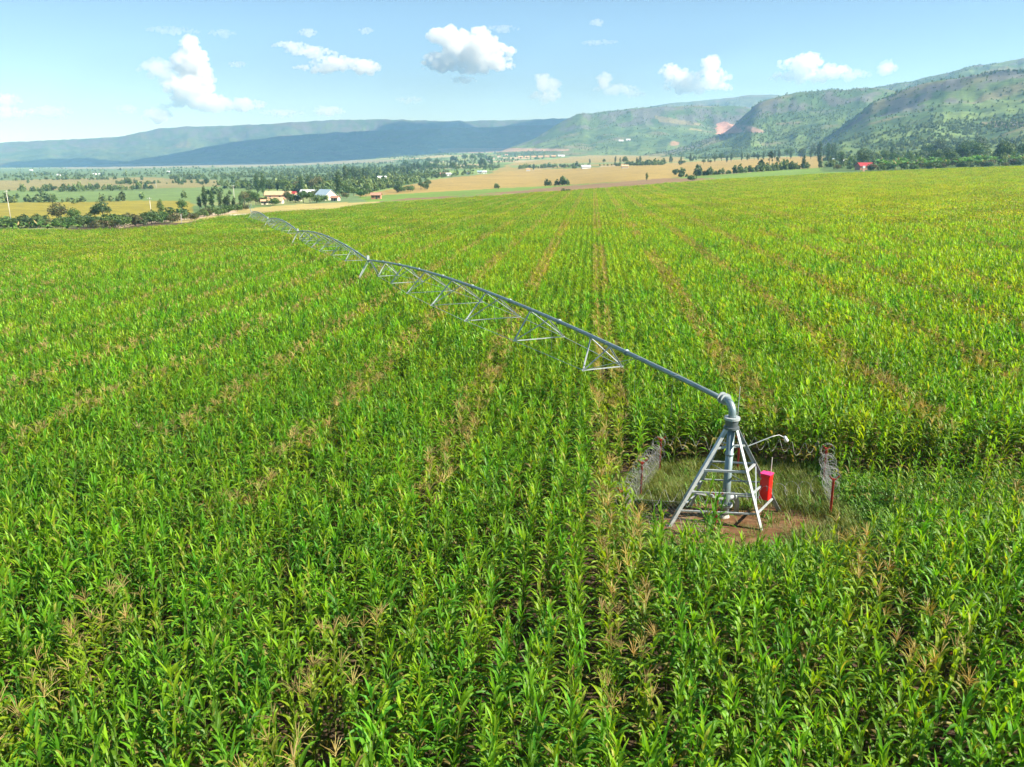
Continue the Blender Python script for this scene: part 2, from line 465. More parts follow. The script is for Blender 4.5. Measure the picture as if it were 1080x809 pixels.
LAND = [   # polygons given where the land lies in the photograph, and the soil or crop colour
    ([(-400,178),(0,178),(280,176),(450,168),(450,192),(380,200),(260,196),(0,190),(-400,192)], (.10, .155, .060)),
    ([(60,178),(120,173),(260,172),(410,168),(420,171),(270,176),(120,178)], (.20, .19, .12)),
    ([(-400,190),(0,190),(150,187),(230,190),(232,198),(150,199),(0,202),(-400,204)], (.21, .185, .07)),
    ([(-400,203),(0,201),(60,201),(230,197),(280,199),(260,213),(150,214),(0,215),(-400,216)], (.125, .19, .055)),
    ([(-400,216),(0,214),(150,211.5),(200,212.5),(205,224),(150,230),(0,236),(-400,240)], (.23, .20, .022)),
    ([(60,201),(70,199.5),(160,199),(160,200.5),(75,202.5)], (.10, .15, .05)),
    # harvested grain
    ([(376,206),(420,198),(455,190),(505,184),(560,179),(640,176),(720,171),(800,167),(845,165),(870,165),(866,177),(820,179),(760,184),(690,189),(600,195),(520,199),(450,203),(385,208)], (.275, .20, .058)),
    ([(515,183),(540,172),(590,167),(620,164),(660,164),(720,166),(725,170),(650,174),(600,176),(560,179)], (.24, .19, .06)),
    ([(535,175),(600,172),(700,170),(704,171.5),(600,174),(540,177)], (.15, .20, .07)),
    # low growth and ploughed soil between the grain and the maize
    ([(376,208),(450,203),(520,199),(600,195),(690,189),(760,184),(866,177),(1000,172),(1000,184),(760,196),(600,206),(400,219)], (.13, .21, .035)),
    ([(385,216),(430,209),(520,204.5),(560,203),(640,197),(700,193.5),(740,190),(760,188),(700,188),(640,193),(600,196),(560,200),(470,208),(520,207),(400,213)], (.20, .13, .065)),
    ([(470,210),(520,205),(640,197),(700,193),(640,202),(520,209),(400,216)], (.20, .13, .065)),
    ([(200,228),(270,219),(340,214),(400,213),(350,223),(265,229),(180,236)], (.34, .28, .10)),
    ([(120,238),(160,232),(200,228),(250,222),(252,224),(200,231),(160,236),(125,241)], (.50, .38, .25)),
    ([(240,226.5),(370,221.5),(370,222.6),(240,227.8)], (.55, .50, .38)),
    ([(462,157),(480,156.5),(540,156),(600,157),(600,159),(540,160),(500,161.5),(464,161)], (.28, .19, .13)),
    ([(866,181),(870,167),(940,164),(1000,162),(1100,158),(1250,158),(1250,175),(1080,177),(1000,180),(940,183)], (.075, .125, .03)),
    # the red quarry on the hill and the bare patches beside it
    ([(754,141),(757,131),(765,128),(772,131),(780,134),(784,139),(775,141),(765,142)], (.38, .20, .15)),
    ([(778,131),(790,132),(802,137),(806,140),(790,140)], (.24, .16, .12)),
    ([(690,122),(705,124),(740,131),(738,133),(715,131),(695,128)], (.16, .14, .075)),
    ([(728,135),(742,137),(742,138.5),(728,137)], (.24, .21, .09)),
    ([(707,150),(713,148),(716,153),(708,154)], (.22, .14, .08)),
    ([(1030,130),(1050,127),(1082,129),(1082,135),(1050,134)], (.19, .16, .085)),
    ([(815,130),(845,128),(842,131),(820,132)], (.17, .155, .08)),
]

def land_colour(X, Y, Z, base):
    x, y = to_px(X, Y, Z)
    c = base.copy()
    wx = (fbm(X / 30, Y / 30, 3, 2) - .5) * 10; wy = (fbm(X / 60, Y / 60, 3, 4) - .5) * 1.2
    front = Y > 5
    for poly, col in LAND:
        m = in_poly(x + wx, y + wy, poly) & front
        c[m] = col
    return c

def sheet(name, phis, rs, zf, colf, mat, close=False, **k):
    P, R = np.meshgrid(phis, rs, indexing='ij')
    X = R * np.sin(P); Y = R * np.cos(P); Z = zf(P, R, X, Y)
    n, m = P.shape
    V = np.column_stack([X.ravel(), Y.ravel(), Z.ravel()])
    i = np.arange(n * m).reshape(n, m)
    if close:
        i = np.vstack([i, i[:1]])
    q = np.stack([i[:-1, :-1], i[:-1, 1:], i[1:, 1:], i[1:, :-1]], -1).reshape(-1, 4)
    me = bpy.data.meshes.new(name)
    me.vertices.add(len(V)); me.vertices.foreach_set('co', V.astype('f').ravel())
    me.loops.add(q.size); me.loops.foreach_set('vertex_index', q.astype('i').ravel())
    me.polygons.add(len(q)); me.polygons.foreach_set('loop_start', np.arange(0, q.size, 4, dtype='i'))
    me.polygons.foreach_set('use_smooth', np.ones(len(q), bool))
    me.update(); me.validate()
    C = colf(V[:, 0], V[:, 1], V[:, 2])
    at = me.color_attributes.new('tint', 'FLOAT_COLOR', 'POINT')
    at.data.foreach_set('color', np.column_stack([C, np.ones(len(C))]).astype('f').ravel())
    me.materials.append(mat)
    # upward normals
    if me.polygons[0].normal.z < 0: me.flip_normals()
    return add_mesh(name, me, **k)

def patchwork(X, Y, base=(.12, .17, .05)):
    """small fields of the valley: irregular plots"""
    u = X / 110 + 2 * fbm(X / 300, Y / 300, 2, 31); v = Y / 170 + 2 * fbm(X / 300, Y / 300, 2, 37)
    k = _hash(np.floor(u), np.floor(v), 3)
    pal = np.array([(.10, .16, .05), (.14, .21, .06), (.19, .22, .08), (.27, .24, .11), (.12, .18, .07), (.31, .25, .14), (.09, .15, .05), (.17, .24, .07)])
    c = pal[(k * 7.999).astype(int)]
    return c

def ground_cols(X, Y, Z):
    r = np.hypot(X, Y)
    c = patchwork(X, Y)
    soil = np.array((.075, .05, .03))
    c = np.where((r < 330)[:, None], soil, c)
    c = land_colour(X, Y, Z, c)
    # field interior stays soil (under the crop)
    x, y = to_px(X, Y, Z + 2.2)
    inside = (y > field_edge(x) + 1) & (Y > 5) & (r < 900)
    leafy = np.array((.10, .15, .03))
    w = sstep(60, 200, r)[:, None]
    c = np.where(inside[:, None], soil * (1 - w) + leafy * w, c)
    return c

fine = np.radians(np.linspace(-41, 41, 620)); coarse = np.radians(np.linspace(42.5, 317.5, 110))
rs = np.concatenate([[.5], np.exp(np.linspace(math.log(2.5), math.log(9450), 470))])
sheet('ground', np.concatenate([fine, coarse]), rs, lambda P, R, X, Y: ground_z(X, Y), ground_cols, M['land'], close=True, kind='structure',
      label='farmland of green, tan and ploughed plots stretching to the hills')

def hill_cols_for(h):
    def f(X, Y, Z):
        g = ground_z(X, Y)
        n1 = fbm(X / 120, Y / 120, 5, 3); n2 = fbm(X / 35, Y / 35, 4, 8)
        scrub = np.array((.060, .110, .032)); grass = np.array((.115, .170, .045)); rock = np.array((.12, .115, .11)); tan = np.array((.17, .14, .075))
        c = scrub + (grass - scrub) * sstep(.40, .62, n1 * .6 + n2 * .4)[:, None]
        c = c + (tan - c) * (sstep(.62, .72, fbm(X / 200, Y / 90, 4, 77)) * .7)[:, None]
        r = np.hypot(X, Y); t = (r - h.rb) / (h.rc - h.rb)
        if h.cliff > 0:
            m = sstep(.74, .84, t) * (1 - sstep(.98, 1.02, t)) * sstep(.42, .6, n2)
            c = c + (rock - c) * (m * .85)[:, None]
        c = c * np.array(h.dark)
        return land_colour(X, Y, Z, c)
    return f

HL = ['far flat-topped blue escarpment along the skyline', 'darker blue ridge in cloud shadow below the flat-topped escarpment',
      'distant hazy purple ridge peeping between the two green hills', 'flat-topped green hill with a steep nose and a red quarry',
      'highest green ridge climbing out of the picture', 'green hill with rocky purple bluffs in the middle of the range',
      'nearer wooded hill with a dark cliff below its rim']
for d, haze_tint in zip(HILLS, [(.55,.52,.62), (.5,.5,.6), (.75,.55,.8), (.8,.8,.85), (.85,.85,.9), (.9,.9,.9), (1,1,1)]): d['h'].dark = haze_tint  # tints that paint distance haze into each hill's base colour
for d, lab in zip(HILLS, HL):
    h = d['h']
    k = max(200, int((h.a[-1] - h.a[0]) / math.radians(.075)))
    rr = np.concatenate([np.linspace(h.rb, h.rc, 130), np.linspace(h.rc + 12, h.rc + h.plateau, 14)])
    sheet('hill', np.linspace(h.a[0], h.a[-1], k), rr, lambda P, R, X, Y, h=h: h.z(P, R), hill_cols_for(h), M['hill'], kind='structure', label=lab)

# ------------------------------------------------------------------ maize plants
def blade(mb, base, az, L, W, th0, curl, segs, rng, col, fold=.25, twist=0.0, two=True):
    """an arching maize leaf: rises at th0 above the horizontal and curls over"""
    ca, sa = math.cos(az), math.sin(az)
    x, z = 0.0, 0.0; th = th0; V = []; Cc = []
    ds = L / segs
    sway = rng.uniform(-.25, .25)
    for i in range(segs + 1):
        s = i / segs
        w = W * (math.sin(PI * min(1, .12 + s * .88) ** .75) ** .8 if s < 1 else .02)
        side = sway * s * s * L * .5
        cx = base[0] + ca * x - sa * side; cy = base[1] + sa * x + ca * side; cz = base[2] + z
        tw = twist * s
        lx, ly, lz = -sa * math.cos(tw), ca * math.cos(tw), math.sin(tw)
        wob = rng.uniform(-.015, .015) if segs > 3 else 0
        lift = fold * w * .5
        V.append((cx + lx * w / 2, cy + ly * w / 2, cz + lz * w / 2 + lift + wob))
        if two: V.append((cx, cy, cz))
        V.append((cx - lx * w / 2, cy - ly * w / 2, cz - lz * w / 2 + lift - wob))
        cc = np.array(col) * (1 + .25 * (s - .5))
        Cc += [cc] * (3 if two else 2)
        th -= curl * ds * (.6 + 1.3 * s)
        x += math.cos(th) * ds; z += math.sin(th) * ds
    Fc = []
    n = 3 if two else 2
    for i in range(segs):
        for k in range(n - 1):
            a = i * n + k
            Fc.append((a, a + 1, a + n + 1, a + n))
    mb.add(V, Fc, 0, np.array(Cc))

GREENS = [(.092, .225, .013), (.130, .290, .013), (.172, .330, .016), (.072, .190, .018), (.155, .285, .011)]
def maize_parts(rng, male, lod, off=(0, 0, 0), parts=None):
    """stalk, leaves and tassel of one maize plant, as three mesh builders"""
    st, lv, ts = parts or (MB(), MB(), MB())
    ox, oy, oz = off
    Ht = rng.uniform(1.9, 2.45) * (.96 if male else 1)
    lean = (rng.uniform(-.12, .12), rng.uniform(-.12, .12))
    def at(z):
        q = z / Ht
        return (ox + lean[0] * q * q, oy + lean[1] * q * q, oz + z)
    scol = np.array((.14, .20, .045)) * rng.uniform(.85, 1.2)
    if lod < 2:
        n = 5 if lod == 0 else 3
        st.tube([at(0), at(Ht * .5), at(Ht * .97)], [.017, .014, .006], n, 0, scol, caps=False)
    nl = {0: 13, 1: 9, 2: 6, 3: 5}[lod]; segs = {0: 7, 1: 4, 2: 3, 3: 2}[lod]
    a0 = rng.uniform(0, 2 * PI)
    g = np.array(GREENS[rng.integers(len(GREENS))]) * rng.uniform(.85, 1.2)
    if male: g = g * np.array((1.2, 1.0, 1.0))
    zlo = .3 if lod < 2 else .85
    for i in range(nl):
        q = (i + rng.uniform(-.2, .2)) / nl
        z = Ht * (zlo / 2 + (.97 - zlo / 2) * (i + .5) / nl)
        az = a0 + (i % 2) * PI + rng.uniform(-.45, .45)
        L = (.55 + .45 * math.sin(PI * min(1, .25 + .7 * (i + .5) / nl))) * rng.uniform(.8, 1.05) * (.78 if not male else .72)
        top = (i + .5) / nl
        if top > .85: L *= .75
        W = rng.uniform(.060, .086) * {0: 1, 1: 1.2, 2: 1.6, 3: 2.6}[lod]
        th = rng.uniform(1.0, 1.36) + .14 * top
        curl = rng.uniform(1.5, 3.9) * (1.0 if top < .8 else .75) / max(L, .4) * .62
        c = g * rng.uniform(.85, 1.18)
        r_ = rng.random()
        if (top < .35 and r_ < .35) or r_ < .014:
            c = np.array((.30, .25, .085)) * rng.uniform(.7, 1.1)
            curl *= 1.3
        elif r_ > .93: c = np.array((.30, .32, .05)) * rng.uniform(.7, 1.0)
        blade(lv, at(z), az, L, W, th, curl, segs, rng, c, twist=rng.uniform(-.5, .5), two=(lod == 0))
    if not male and lod < 2:   # the upright whorl left after detasselling
        for k in range(2 if lod else 3):
            blade(lv, at(Ht * .95), a0 + k * 2.1, rng.uniform(.32, .5), .05 * (1 + .4 * lod), rng.uniform(1.3, 1.5), rng.uniform(.3, 1.4), max(2, segs - 3), rng, g * 1.15, two=(lod == 0))
    if lod == 0 or (lod == 1 and rng.random() < .5):   # the ear
        ez = Ht * rng.uniform(.42, .55); p = Vector(at(ez)); a = a0 + .6
        d = Vector((math.cos(a) * .35, math.sin(a) * .35, 1)).normalized()
        st.tube([p, p + d * .08, p + d * .17, p + d * .24], [.012, .028, .024, .006], 5, 0, np.array((.22, .27, .07)), caps=False)
        if lod == 0:
            st.tube([p + d * .23, p + d * .28], [.010, .014], 4, 0, np.array((.20, .10, .05)), caps=False)
    if male:
        tc = np.array((.42, .345, .14)) * rng.uniform(.75, 1.15)
        nb = {0: 11, 1: 7, 2: 5, 3: 4}[lod]; th_ = {0: .0065, 1: .010, 2: .016, 3: .05}[lod]
        if rng.random() < {0: .15, 1: .5, 2: .75, 3: 0}[lod]: nb = 0
        b = Vector(at(Ht * .97))
        for k in range(nb):
            az = rng.uniform(0, 2 * PI); el = rng.uniform(.35, 1.3) if k else 1.5
            L = rng.uniform(.22, .38)
            d = Vector((math.cos(az) * math.cos(el), math.sin(az) * math.cos(el), math.sin(el)))
            s0 = b + Vector((0, 0, rng.uniform(.02, .14)))
            e = s0 + d * L + Vector((0, 0, -.06 * (1 - math.sin(el))))
            ts.tube([s0, s0.lerp(e, .55) + Vector((0, 0, .03)), e], [th_ * .7, th_, th_ * .5], 3, 0, tc * rng.uniform(.8, 1.2), caps=False)
    return st, lv, ts

TH = math.atan(.098)
def to_sq(X, Y): return X * math.cos(TH) - Y * math.sin(TH), X * math.sin(TH) + Y * math.cos(TH)
def from_sq(s, q): return s * math.cos(TH) + q * math.sin(TH), -s * math.sin(TH) + q * math.cos(TH)
S0 = .98 + .375
def is_male(k): return (np.asarray(k) % 8 == 0) | (np.asarray(k) % 8 == 7)

YARD = [(3.35, 24.4), (3.9, 27.6), (5.6, 30.4), (9.2, 30.2), (12.2, 29.2), (13.6, 28.2), (22, 27.5), (34, 28.4), (60, 33), (60, 27), (34, 23.2), (22, 22.3), (14, 21.9), (11.4, 21.4), (10.0, 20.3), (8.6, 19.6), (6.4, 19.7), (4.9, 20.6), (4.2, 22.2)]
def yard(X, Y):
    w = (fbm(np.asarray(X) / 1.5, np.asarray(Y) / 1.5, 2, 60) - .5) * .9
    stray = (np.abs(X - 5.75) < .5) & (Y > 20.3) & (Y < 22.3)        # a few stalks left standing before the tower
    return in_poly(np.asarray(X) + w, np.asarray(Y) + w, YARD) & ~stray

def in_field(X, Y):
    x, y = to_px(X, Y, ground_z(X, Y) + 2.0)
    r = np.hypot(X, Y)
    return (y > field_edge(x)) & (r < 760) & (Y > 3)

rng = np.random.default_rng(11)
P_all, I_all, R_all, S_all = [], [], [], []
variants = []
def merged(parts, name):
    mb = MB()
    for p in parts:
        if p.n:
            mb.v += p.v; mb.f += [tuple(i + mb.n for i in f) for f in p.f]; mb.m += [0] * len(p.f); mb.c += p.c; mb.n += p.n
    return mb.mesh(name, [M['maize']], smooth=False, colour=True)

NF, NM = 9, 5
near_parts = []
for i in range(NF + NM):
    p = maize_parts(rng, i >= NF, 0); near_parts.append(p)
    variants.append(merged(p, 'maize_near'))
# single plants up to R1
R1, R2 = 46.0, 135.0
ks = np.arange(-70, 90); qs = np.arange(4, R1 + 4, .23)
K, Q = np.meshgrid(ks, qs, indexing='ij')
K = K.ravel(); Q = Q.ravel() + rng.uniform(-.06, .06, K.size)
s = S0 + .75 * K + rng.uniform(-.15, .15, K.size)
X, Y = from_sq(s, Q)
r = np.hypot(X, Y)
view = (np.abs(X) < Y * .72 + 6) & (Y > 7.5)
gap = fbm(X / .8, Y / .8, 2, 91) > .27
yd = yard(X, Y); low = yd & (X > 11.9) & (rng.random(K.size) < .6)       # stunted young maize along the strip
ok = (r < R1) & view & (~yd | low) & gap & (rng.random(K.size) < .93)
X, Y, K, low = X[ok], Y[ok], K[ok], low[ok]
Z = ground_z(X, Y)
male = is_male(K) & (fbm(X / 7, Y / 7, 2, 19) > .36) & ~low
# male plants: fewer, thinner
ok = ~male | (rng.random(K.size) < .8)
X, Y, Z, male, low = X[ok], Y[ok], Z[ok], male[ok], low[ok]
ht = .92 + .24 * fbm(X / 5, Y / 5, 3, 70) + rng.uniform(-.13, .11, X.size)
ht = np.where(low, ht * rng.uniform(.25, .8, X.size), ht)
idx = np.where(male, NF + rng.integers(0, NM, X.size), rng.integers(0, NF, X.size))
rot = np.column_stack([rng.normal(0, .05, X.size), rng.normal(0, .05, X.size), rng.uniform(0, 2 * PI, X.size)])
px, py = to_px(X, Y, Z + 1.8)
inframe = (px > 4) & (px < 1076) & (py < 800) & (py > 0)
dist = np.sqrt(X ** 2 + Y ** 2 + (Z + 1.5 - H) ** 2)
order = np.argsort(np.where(inframe, dist, 1e9))[:300]
single = np.zeros(X.size, bool); single[order] = True
P_all.append(np.column_stack([X, Y, Z])[~single]); I_all.append(idx[~single]); R_all.append(rot[~single]); S_all.append(ht[~single])

# the 300 nearest plants, each an object of its own
protos = []
for i, (st, lv, ts) in enumerate(near_parts):
    ms = [('stalk', st.mesh('stalk', [M['maize']], True, True)), ('leaves', lv.mesh('leaves', [M['maize']], False, True))]
    if ts.n: ms.append(('tassel', ts.mesh('tassel', [M['maize']], True, True)))
    protos.append(ms)
for j in order:
    mal = bool(male[j])
    if mal:
        lab = 'tasselled maize plant with a dry brown plume, in the plume-topped rows nearest the camera'
        grp = 'brown-plumed maize plants in the nearest rows'
    else:
        lab = 'leafy green maize plant without a plume, among the rows nearest the camera'
        grp = 'green maize plants in the nearest rows'
    e = empty('maize_plant', (X[j], Y[j], Z[j]), 0, label=lab, cat='maize plant', group=grp)
    e.rotation_euler = rot[j]; e.scale = (ht[j],) * 3
    for nm, me in protos[idx[j]]:
        add_mesh(nm, me, e)

# row segments R1..R2 : one row, 1.6 m, 8 plants
base_i = len(variants)
for i in range(7 + 4):
    prt = (MB(), MB(), MB())
    for k in range(8):
        maize_parts(rng, i >= 7, 1, (rng.uniform(-.16, .16), (k - 3.5) * .2 + rng.uniform(-.05, .05), rng.uniform(-.2, .15)), prt)
    variants.append(merged(prt, 'maize_row'))
ks = np.arange(-190, 260); qs = np.arange(R1 - 30, R2, 1.6)
K, Q = np.meshgrid(ks, qs, indexing='ij'); K = K.ravel(); Q = Q.ravel()
s = S0 + .75 * K
X, Y = from_sq(s, Q); r = np.hypot(X, Y)
ok = (r >= R1) & (r < R2) & (np.abs(X) < Y * .70 + 8) & in_field(X, Y) & ~yard(X, Y)
X, Y, K = X[ok], Y[ok], K[ok]; Z = ground_z(X, Y); male = is_male(K) & (fbm(X / 9, Y / 9, 2, 19) > .36)
gz = lambda X, Y, e=1.0: ((ground_z(X + e, Y) - ground_z(X - e, Y)) / (2 * e), (ground_z(X, Y + e) - ground_z(X, Y - e)) / (2 * e))
def seg_rot(X, Y, flip):
    gx, gy = gz(X, Y)
    sl = gx * math.cos(TH) - gy * math.sin(TH); ql = gx * math.sin(TH) + gy * math.cos(TH)
    sg = np.where(flip, -1, 1)
    return np.column_stack([np.arctan(ql) * sg, -np.arctan(sl) * sg, -TH + np.where(flip, PI, 0)])
fl = rng.random(X.size) < .5
P_all.append(np.column_stack([X, Y, Z])); R_all.append(seg_rot(X, Y, fl))
I_all.append(np.where(male, base_i + 7 + rng.integers(0, 4, X.size), base_i + rng.integers(0, 7, X.size)))
S_all.append(.95 + .22 * fbm(X / 6, Y / 6, 3, 70) + rng.uniform(-.06, .06, X.size))

# blocks of eight rows beyond R2
base_i = len(variants)
for i in range(6):
    prt = (MB(), MB(), MB())
    for k in range(8):
        ml = k in (3, 4) and i % 3 != 2
        for q in range(19):
            if rng.random() < .10: continue
            maize_parts(rng, ml, 2, ((k - 3.5) * .75 + rng.uniform(-.2, .2), (q - 9) * .21 + rng.uniform(-.08, .08), rng.uniform(-.3, .25)), prt)
    variants.append(merged(prt, 'maize_block'))
js = np.arange(-90, 90); qs = np.arange(R2 - 60, 780, 4.0)
K, Q = np.meshgrid(js, qs, indexing='ij'); K = K.ravel(); Q = Q.ravel()
X, Y = from_sq(.98 + 6.0 * K, Q); r = np.hypot(X, Y)
ok = (r >= R2) & (np.abs(X) < Y * .70 + 8) & in_field(X, Y)
X, Y, K = X[ok], Y[ok], K[ok]; Z = ground_z(X, Y)
fl = rng.random(X.size) < .5
P_all.append(np.column_stack([X, Y, Z])); R_all.append(seg_rot(X, Y, fl)); I_all.append(base_i + rng.integers(0, 6, X.size))
S_all.append(.97 + .16 * fbm(X / 12, Y / 12, 3, 70) + rng.uniform(-.03, .03, X.size))

instancer('maize_field', np.concatenate(P_all), np.concatenate(I_all), np.concatenate(R_all), np.concatenate(S_all), variants,
          'broad field of green maize in rows around the irrigation pivot', 'maize')

# ------------------------------------------------------------------ grass in the fenced yard and the strip beside it
def tuft(rng, h, n, cols, spread=.12, w=.012):
    mb = MB()
    for k in range(n):
        a = rng.uniform(0, 2 * PI); L = h * rng.uniform(.6, 1.2)
        c = np.array(cols[rng.integers(len(cols))]) * rng.uniform(.8, 1.2)
        blade(mb, (rng.uniform(-spread, spread), rng.uniform(-spread, spread), 0), a, L, w, rng.uniform(1.0, 1.5), rng.uniform(.6, 2.2) / h * .4, 3, rng, c, two=False)
    return mb.mesh('tuft', [M['grass']], False, True)
gcols = [(.12, .17, .028), (.15, .20, .03), (.20, .21, .045), (.10, .17, .03)]
lush = [(.09, .22, .022), (.13, .27, .026), (.075, .18, .022)]
straw = [(.38, .29, .14), (.30, .24, .11), (.22, .22, .08)]
tv = [tuft(rng, .42, 16, gcols) for _ in range(3)] + [tuft(rng, .38, 14, lush, .2, .035) for _ in range(3)] + [tuft(rng, .16, 10, straw) for _ in range(2)]
n = 44000
X = rng.uniform(2.5, 60, n); Y = rng.uniform(19.4, 37, n)
ok = yard(X, Y) | yard(X, Y - .8) | yard(X, Y + .7) | yard(X + .6, Y); X, Y = X[ok], Y[ok]
PAD = (7.6, 24.9)
dp = np.hypot((X - PAD[0]) / 2.5, (Y - PAD[1]) / 1.55) + (fbm(X / .8, Y / .8, 3, 44) - .5) * 1.1
keep = (dp > 1) | (rng.random(X.size) < .13)
X, Y, dp = X[keep], Y[keep], dp[keep]
near_pad = (dp < 1.3) & (rng.random(X.size) < .55)
lushm = (X > 11.6) | ((Y < 22.9)) | (rng.random(X.size) < .07)
ix = np.where(near_pad, 6 + rng.integers(0, 2, X.size), np.where(lushm, 3 + rng.integers(0, 3, X.size), rng.integers(0, 3, X.size)))
instancer('grass', np.column_stack([X, Y, ground_z(X, Y)]), ix, np.column_stack([X * 0, X * 0, rng.uniform(0, 6.28, X.size)]),
          rng.uniform(.7, 1.3, X.size) * (.85 + .5 * fbm(X / 1.2, Y / 1.2, 2, 5)), tv, 'short grass growing in the fenced yard around the pivot and the strip beside it', 'grass')

# bare earth of the pad, a low irregular mound sheet on the field
mb = MB(); V = []; Fc = []; n1, n2 = 9, 48
for i in range(n1):
    for k in range(n2):
        a = 2 * PI * k / n2; q = i / (n1 - 1)
        rr = q * (1 + .22 * (float(fbm(math.cos(a) * 1.6 + 9, math.sin(a) * 1.6 + 4, 3, 6)) - .5))
        x = PAD[0] + 3.2 * rr * math.cos(a); y = PAD[1] + 2.2 * rr * math.sin(a)
        V.append((x, y, float(ground_z(x, y)) + .05 * (1 - q * q) + .012 + .03 * (float(fbm(x * 2, y * 2, 2, 3)) - .4) * (1 - q)))
for i in range(n1 - 1):
    for k in range(n2):
        k2 = (k + 1) % n2
        Fc.append((i*n2+k, i*n2+k2, (i+1)*n2+k2, (i+1)*n2+k))
mb.add(V, Fc)
m, nt, out = new_mat('trodden_earth')
b = N(nt, 'ShaderNodeBsdfPrincipled'); b.inputs['Roughness'].default_value = .95; b.inputs['Specular IOR Level'].default_value = .1
f = noise_fac(nt, .9, 6, 'World', .62)
nt.links.new(ramp(nt, f, [(.30, (.27, .19, .11)), (.42, (.19, .12, .065)), (.54, (.14, .07, .034)), (.66, (.085, .085, .03))]), b.inputs['Base Color'])
f2 = noise_fac(nt, 6, 5, 'World')
bp = N(nt, 'ShaderNodeBump'); bp.inputs['Strength'].default_value = .6; nt.links.new(f2, bp.inputs['Height']); nt.links.new(bp.outputs[0], b.inputs['Normal'])
nt.links.new(b.outputs[0], out.inputs[0])
mb.build('bare_earth', m, smooth=True, kind='structure', label='patch of trodden red-brown earth under the pivot tower')

# ------------------------------------------------------------------ the centre pivot irrigation machine
BASE = Vector((7.36, 25.63, float(ground_z(7.36, 25.63))))
piv = empty('centre_pivot_irrigator', BASE, 0, label='galvanised centre pivot irrigation machine stretching across the maize field', cat='irrigation machine')
foot = {'FL': (-2.02, -.52), 'FR': (.92, -1.14), 'BR': (2.02, .34), 'BL': (-.95, 1.05)}
APEX = Vector((0, 0, 3.32))
def leg_pt(k, t):
    fx, fy = foot[k]; fz = float(ground_z(BASE.x + fx, BASE.y + fy)) - BASE.z
    a = Vector((fx, fy, fz)); d = Vector((fx, fy, 0)).normalized() * .17
    return a.lerp(APEX + d, t)
for k in foot:
    mb = MB(); mb.bar(leg_pt(k, 0), leg_pt(k, 1), .115, .014)
    p = leg_pt(k, 0); mb.box(p + Vector((0, 0, .01)), (.26, .26, .024))
    mb.build('leg', M['galv'], piv)
ring = ['FL', 'FR', 'BR', 'BL']
def brace(pairs, w=.05, t=.008):
    mb = MB()
    for a, b_ in pairs: mb.bar(a, b_, w, t)
    mb.build('cross_brace', M['galv'], piv)
for t in (.17, .36, .58):
    for i in range(4):
        a, b_ = ring[i], ring[(i + 1) % 4]
        brace([(leg_pt(a, t), leg_pt(b_, t))], .07 if t == .58 else .055)
for i in range(4):
    a, b_ = ring[i], ring[(i + 1) % 4]
    if i in (0,): continue
    brace([(leg_pt(a, .18), leg_pt(b_, .56))], .035, .006)
brace([(leg_pt('FL', .37), Vector((0, -.05, .75)))], .07)
brace([(leg_pt('FL', .80), leg_pt('BR', .80))], .07)
brace([(leg_pt('FR', .82), leg_pt('BL', .82))], .05)
mb = MB()
mb.tube([(0, 0, .18), (0, 0, .6), (0, 0, 3.4)], [.135, .135, .125], 24)
mb.tube([(0, 0, 2.35), (0, 0, 2.42)], .15, 24)
rp = mb.build('riser_pipe', M['pipe'], piv, smooth=True)
mb = MB(); mb.tube([(0, 0, .50), (0, 0, .535)], .24, 24); mb.tube([(0, 0, .545), (0, 0, .58)], .24, 24)
for k in range(8):
    a = k * PI / 4; mb.tube([(.2*math.cos(a), .2*math.sin(a), .47), (.2*math.cos(a), .2*math.sin(a), .61)], .014, 6)
mb.build('flange', M['galv'], rp)
mb = MB(); mb.tube([(0, 0, -.1), (0, 0, .0), (0, 0, .18)], [.22, .2, .13], 20)
mb.build('concrete_foot', M['concrete'], piv, smooth=True)
mb = MB()
mb.tube([(.08, .05, .72), (.25, .15, .75), (.42, .24, .68), (.48, .28, .5), (.48, .28, .0)], .085, 16)
mb.tube([(.30, .175, .76), (.33, .19, .755)], .15, 16)
mb.build('inlet_pipe', M['galv'], piv, smooth=True)
mb = MB(); mb.tube([(0, 0, 3.36), (0, 0, 3.62)], [.20, .23], 28); mb.tube([(0, 0, 3.30), (0, 0, 3.37)], .26, 28)
cl = mb.build('swivel_ring', M['galv_dark'], piv)
mb = MB(); mb.tube([(0, 0, 3.62), (0, 0, 3.70)], .265, 28); mb.build('collar', M['galv'], cl)
AZ = 1.9372
DIR = Vector((math.cos(AZ), math.sin(AZ), 0)); PERP = Vector((-DIR.y, DIR.x, 0))     # PERP points left-towards camera
if PERP.x > 0: PERP = -PERP
SPAN = 61.54
ROOT = Vector((0, 0, 4.16))
def joint(k):
    if k == 0: return ROOT + DIR * .55
    p = DIR * SPAN * k
    z = float(ground_z(BASE.x + p.x, BASE.y + p.y)) - BASE.z
    return p + Vector((0, 0, z + 3.95))
# elbow
E0 = Vector((0, 0, 3.70)); rad = .42; pts = [E0]
d1 = (joint(1) - ROOT); d1.z = 0; d1.normalize()
for i in range(9):
    a = i / 8 * PI / 2
    pts.append(E0 + Vector((0, 0, .08)) + d1 * (rad * (1 - math.cos(a))) + Vector((0, 0, rad * math.sin(a))))
pts.append(joint(0) + DIR * .15 + Vector((0, 0, .04)))
mb = MB(); mb.tube(pts, .13, 20)
el = mb.build('elbow_pipe', M['pipe'], piv, smooth=True)
mb = MB()
for q in (.42, .62):
    c = ROOT + DIR * q + Vector((0, 0, .04)); mb.tube([c - DIR * .02, c + DIR * .02], .20, 20)
mb.build('flange', M['galv'], el)
mb = MB(); mb.tube([(.19, .05, 3.75), (.20, .05, 4.75)], .012, 6); mb.build('antenna_rod', M['galv'], piv)

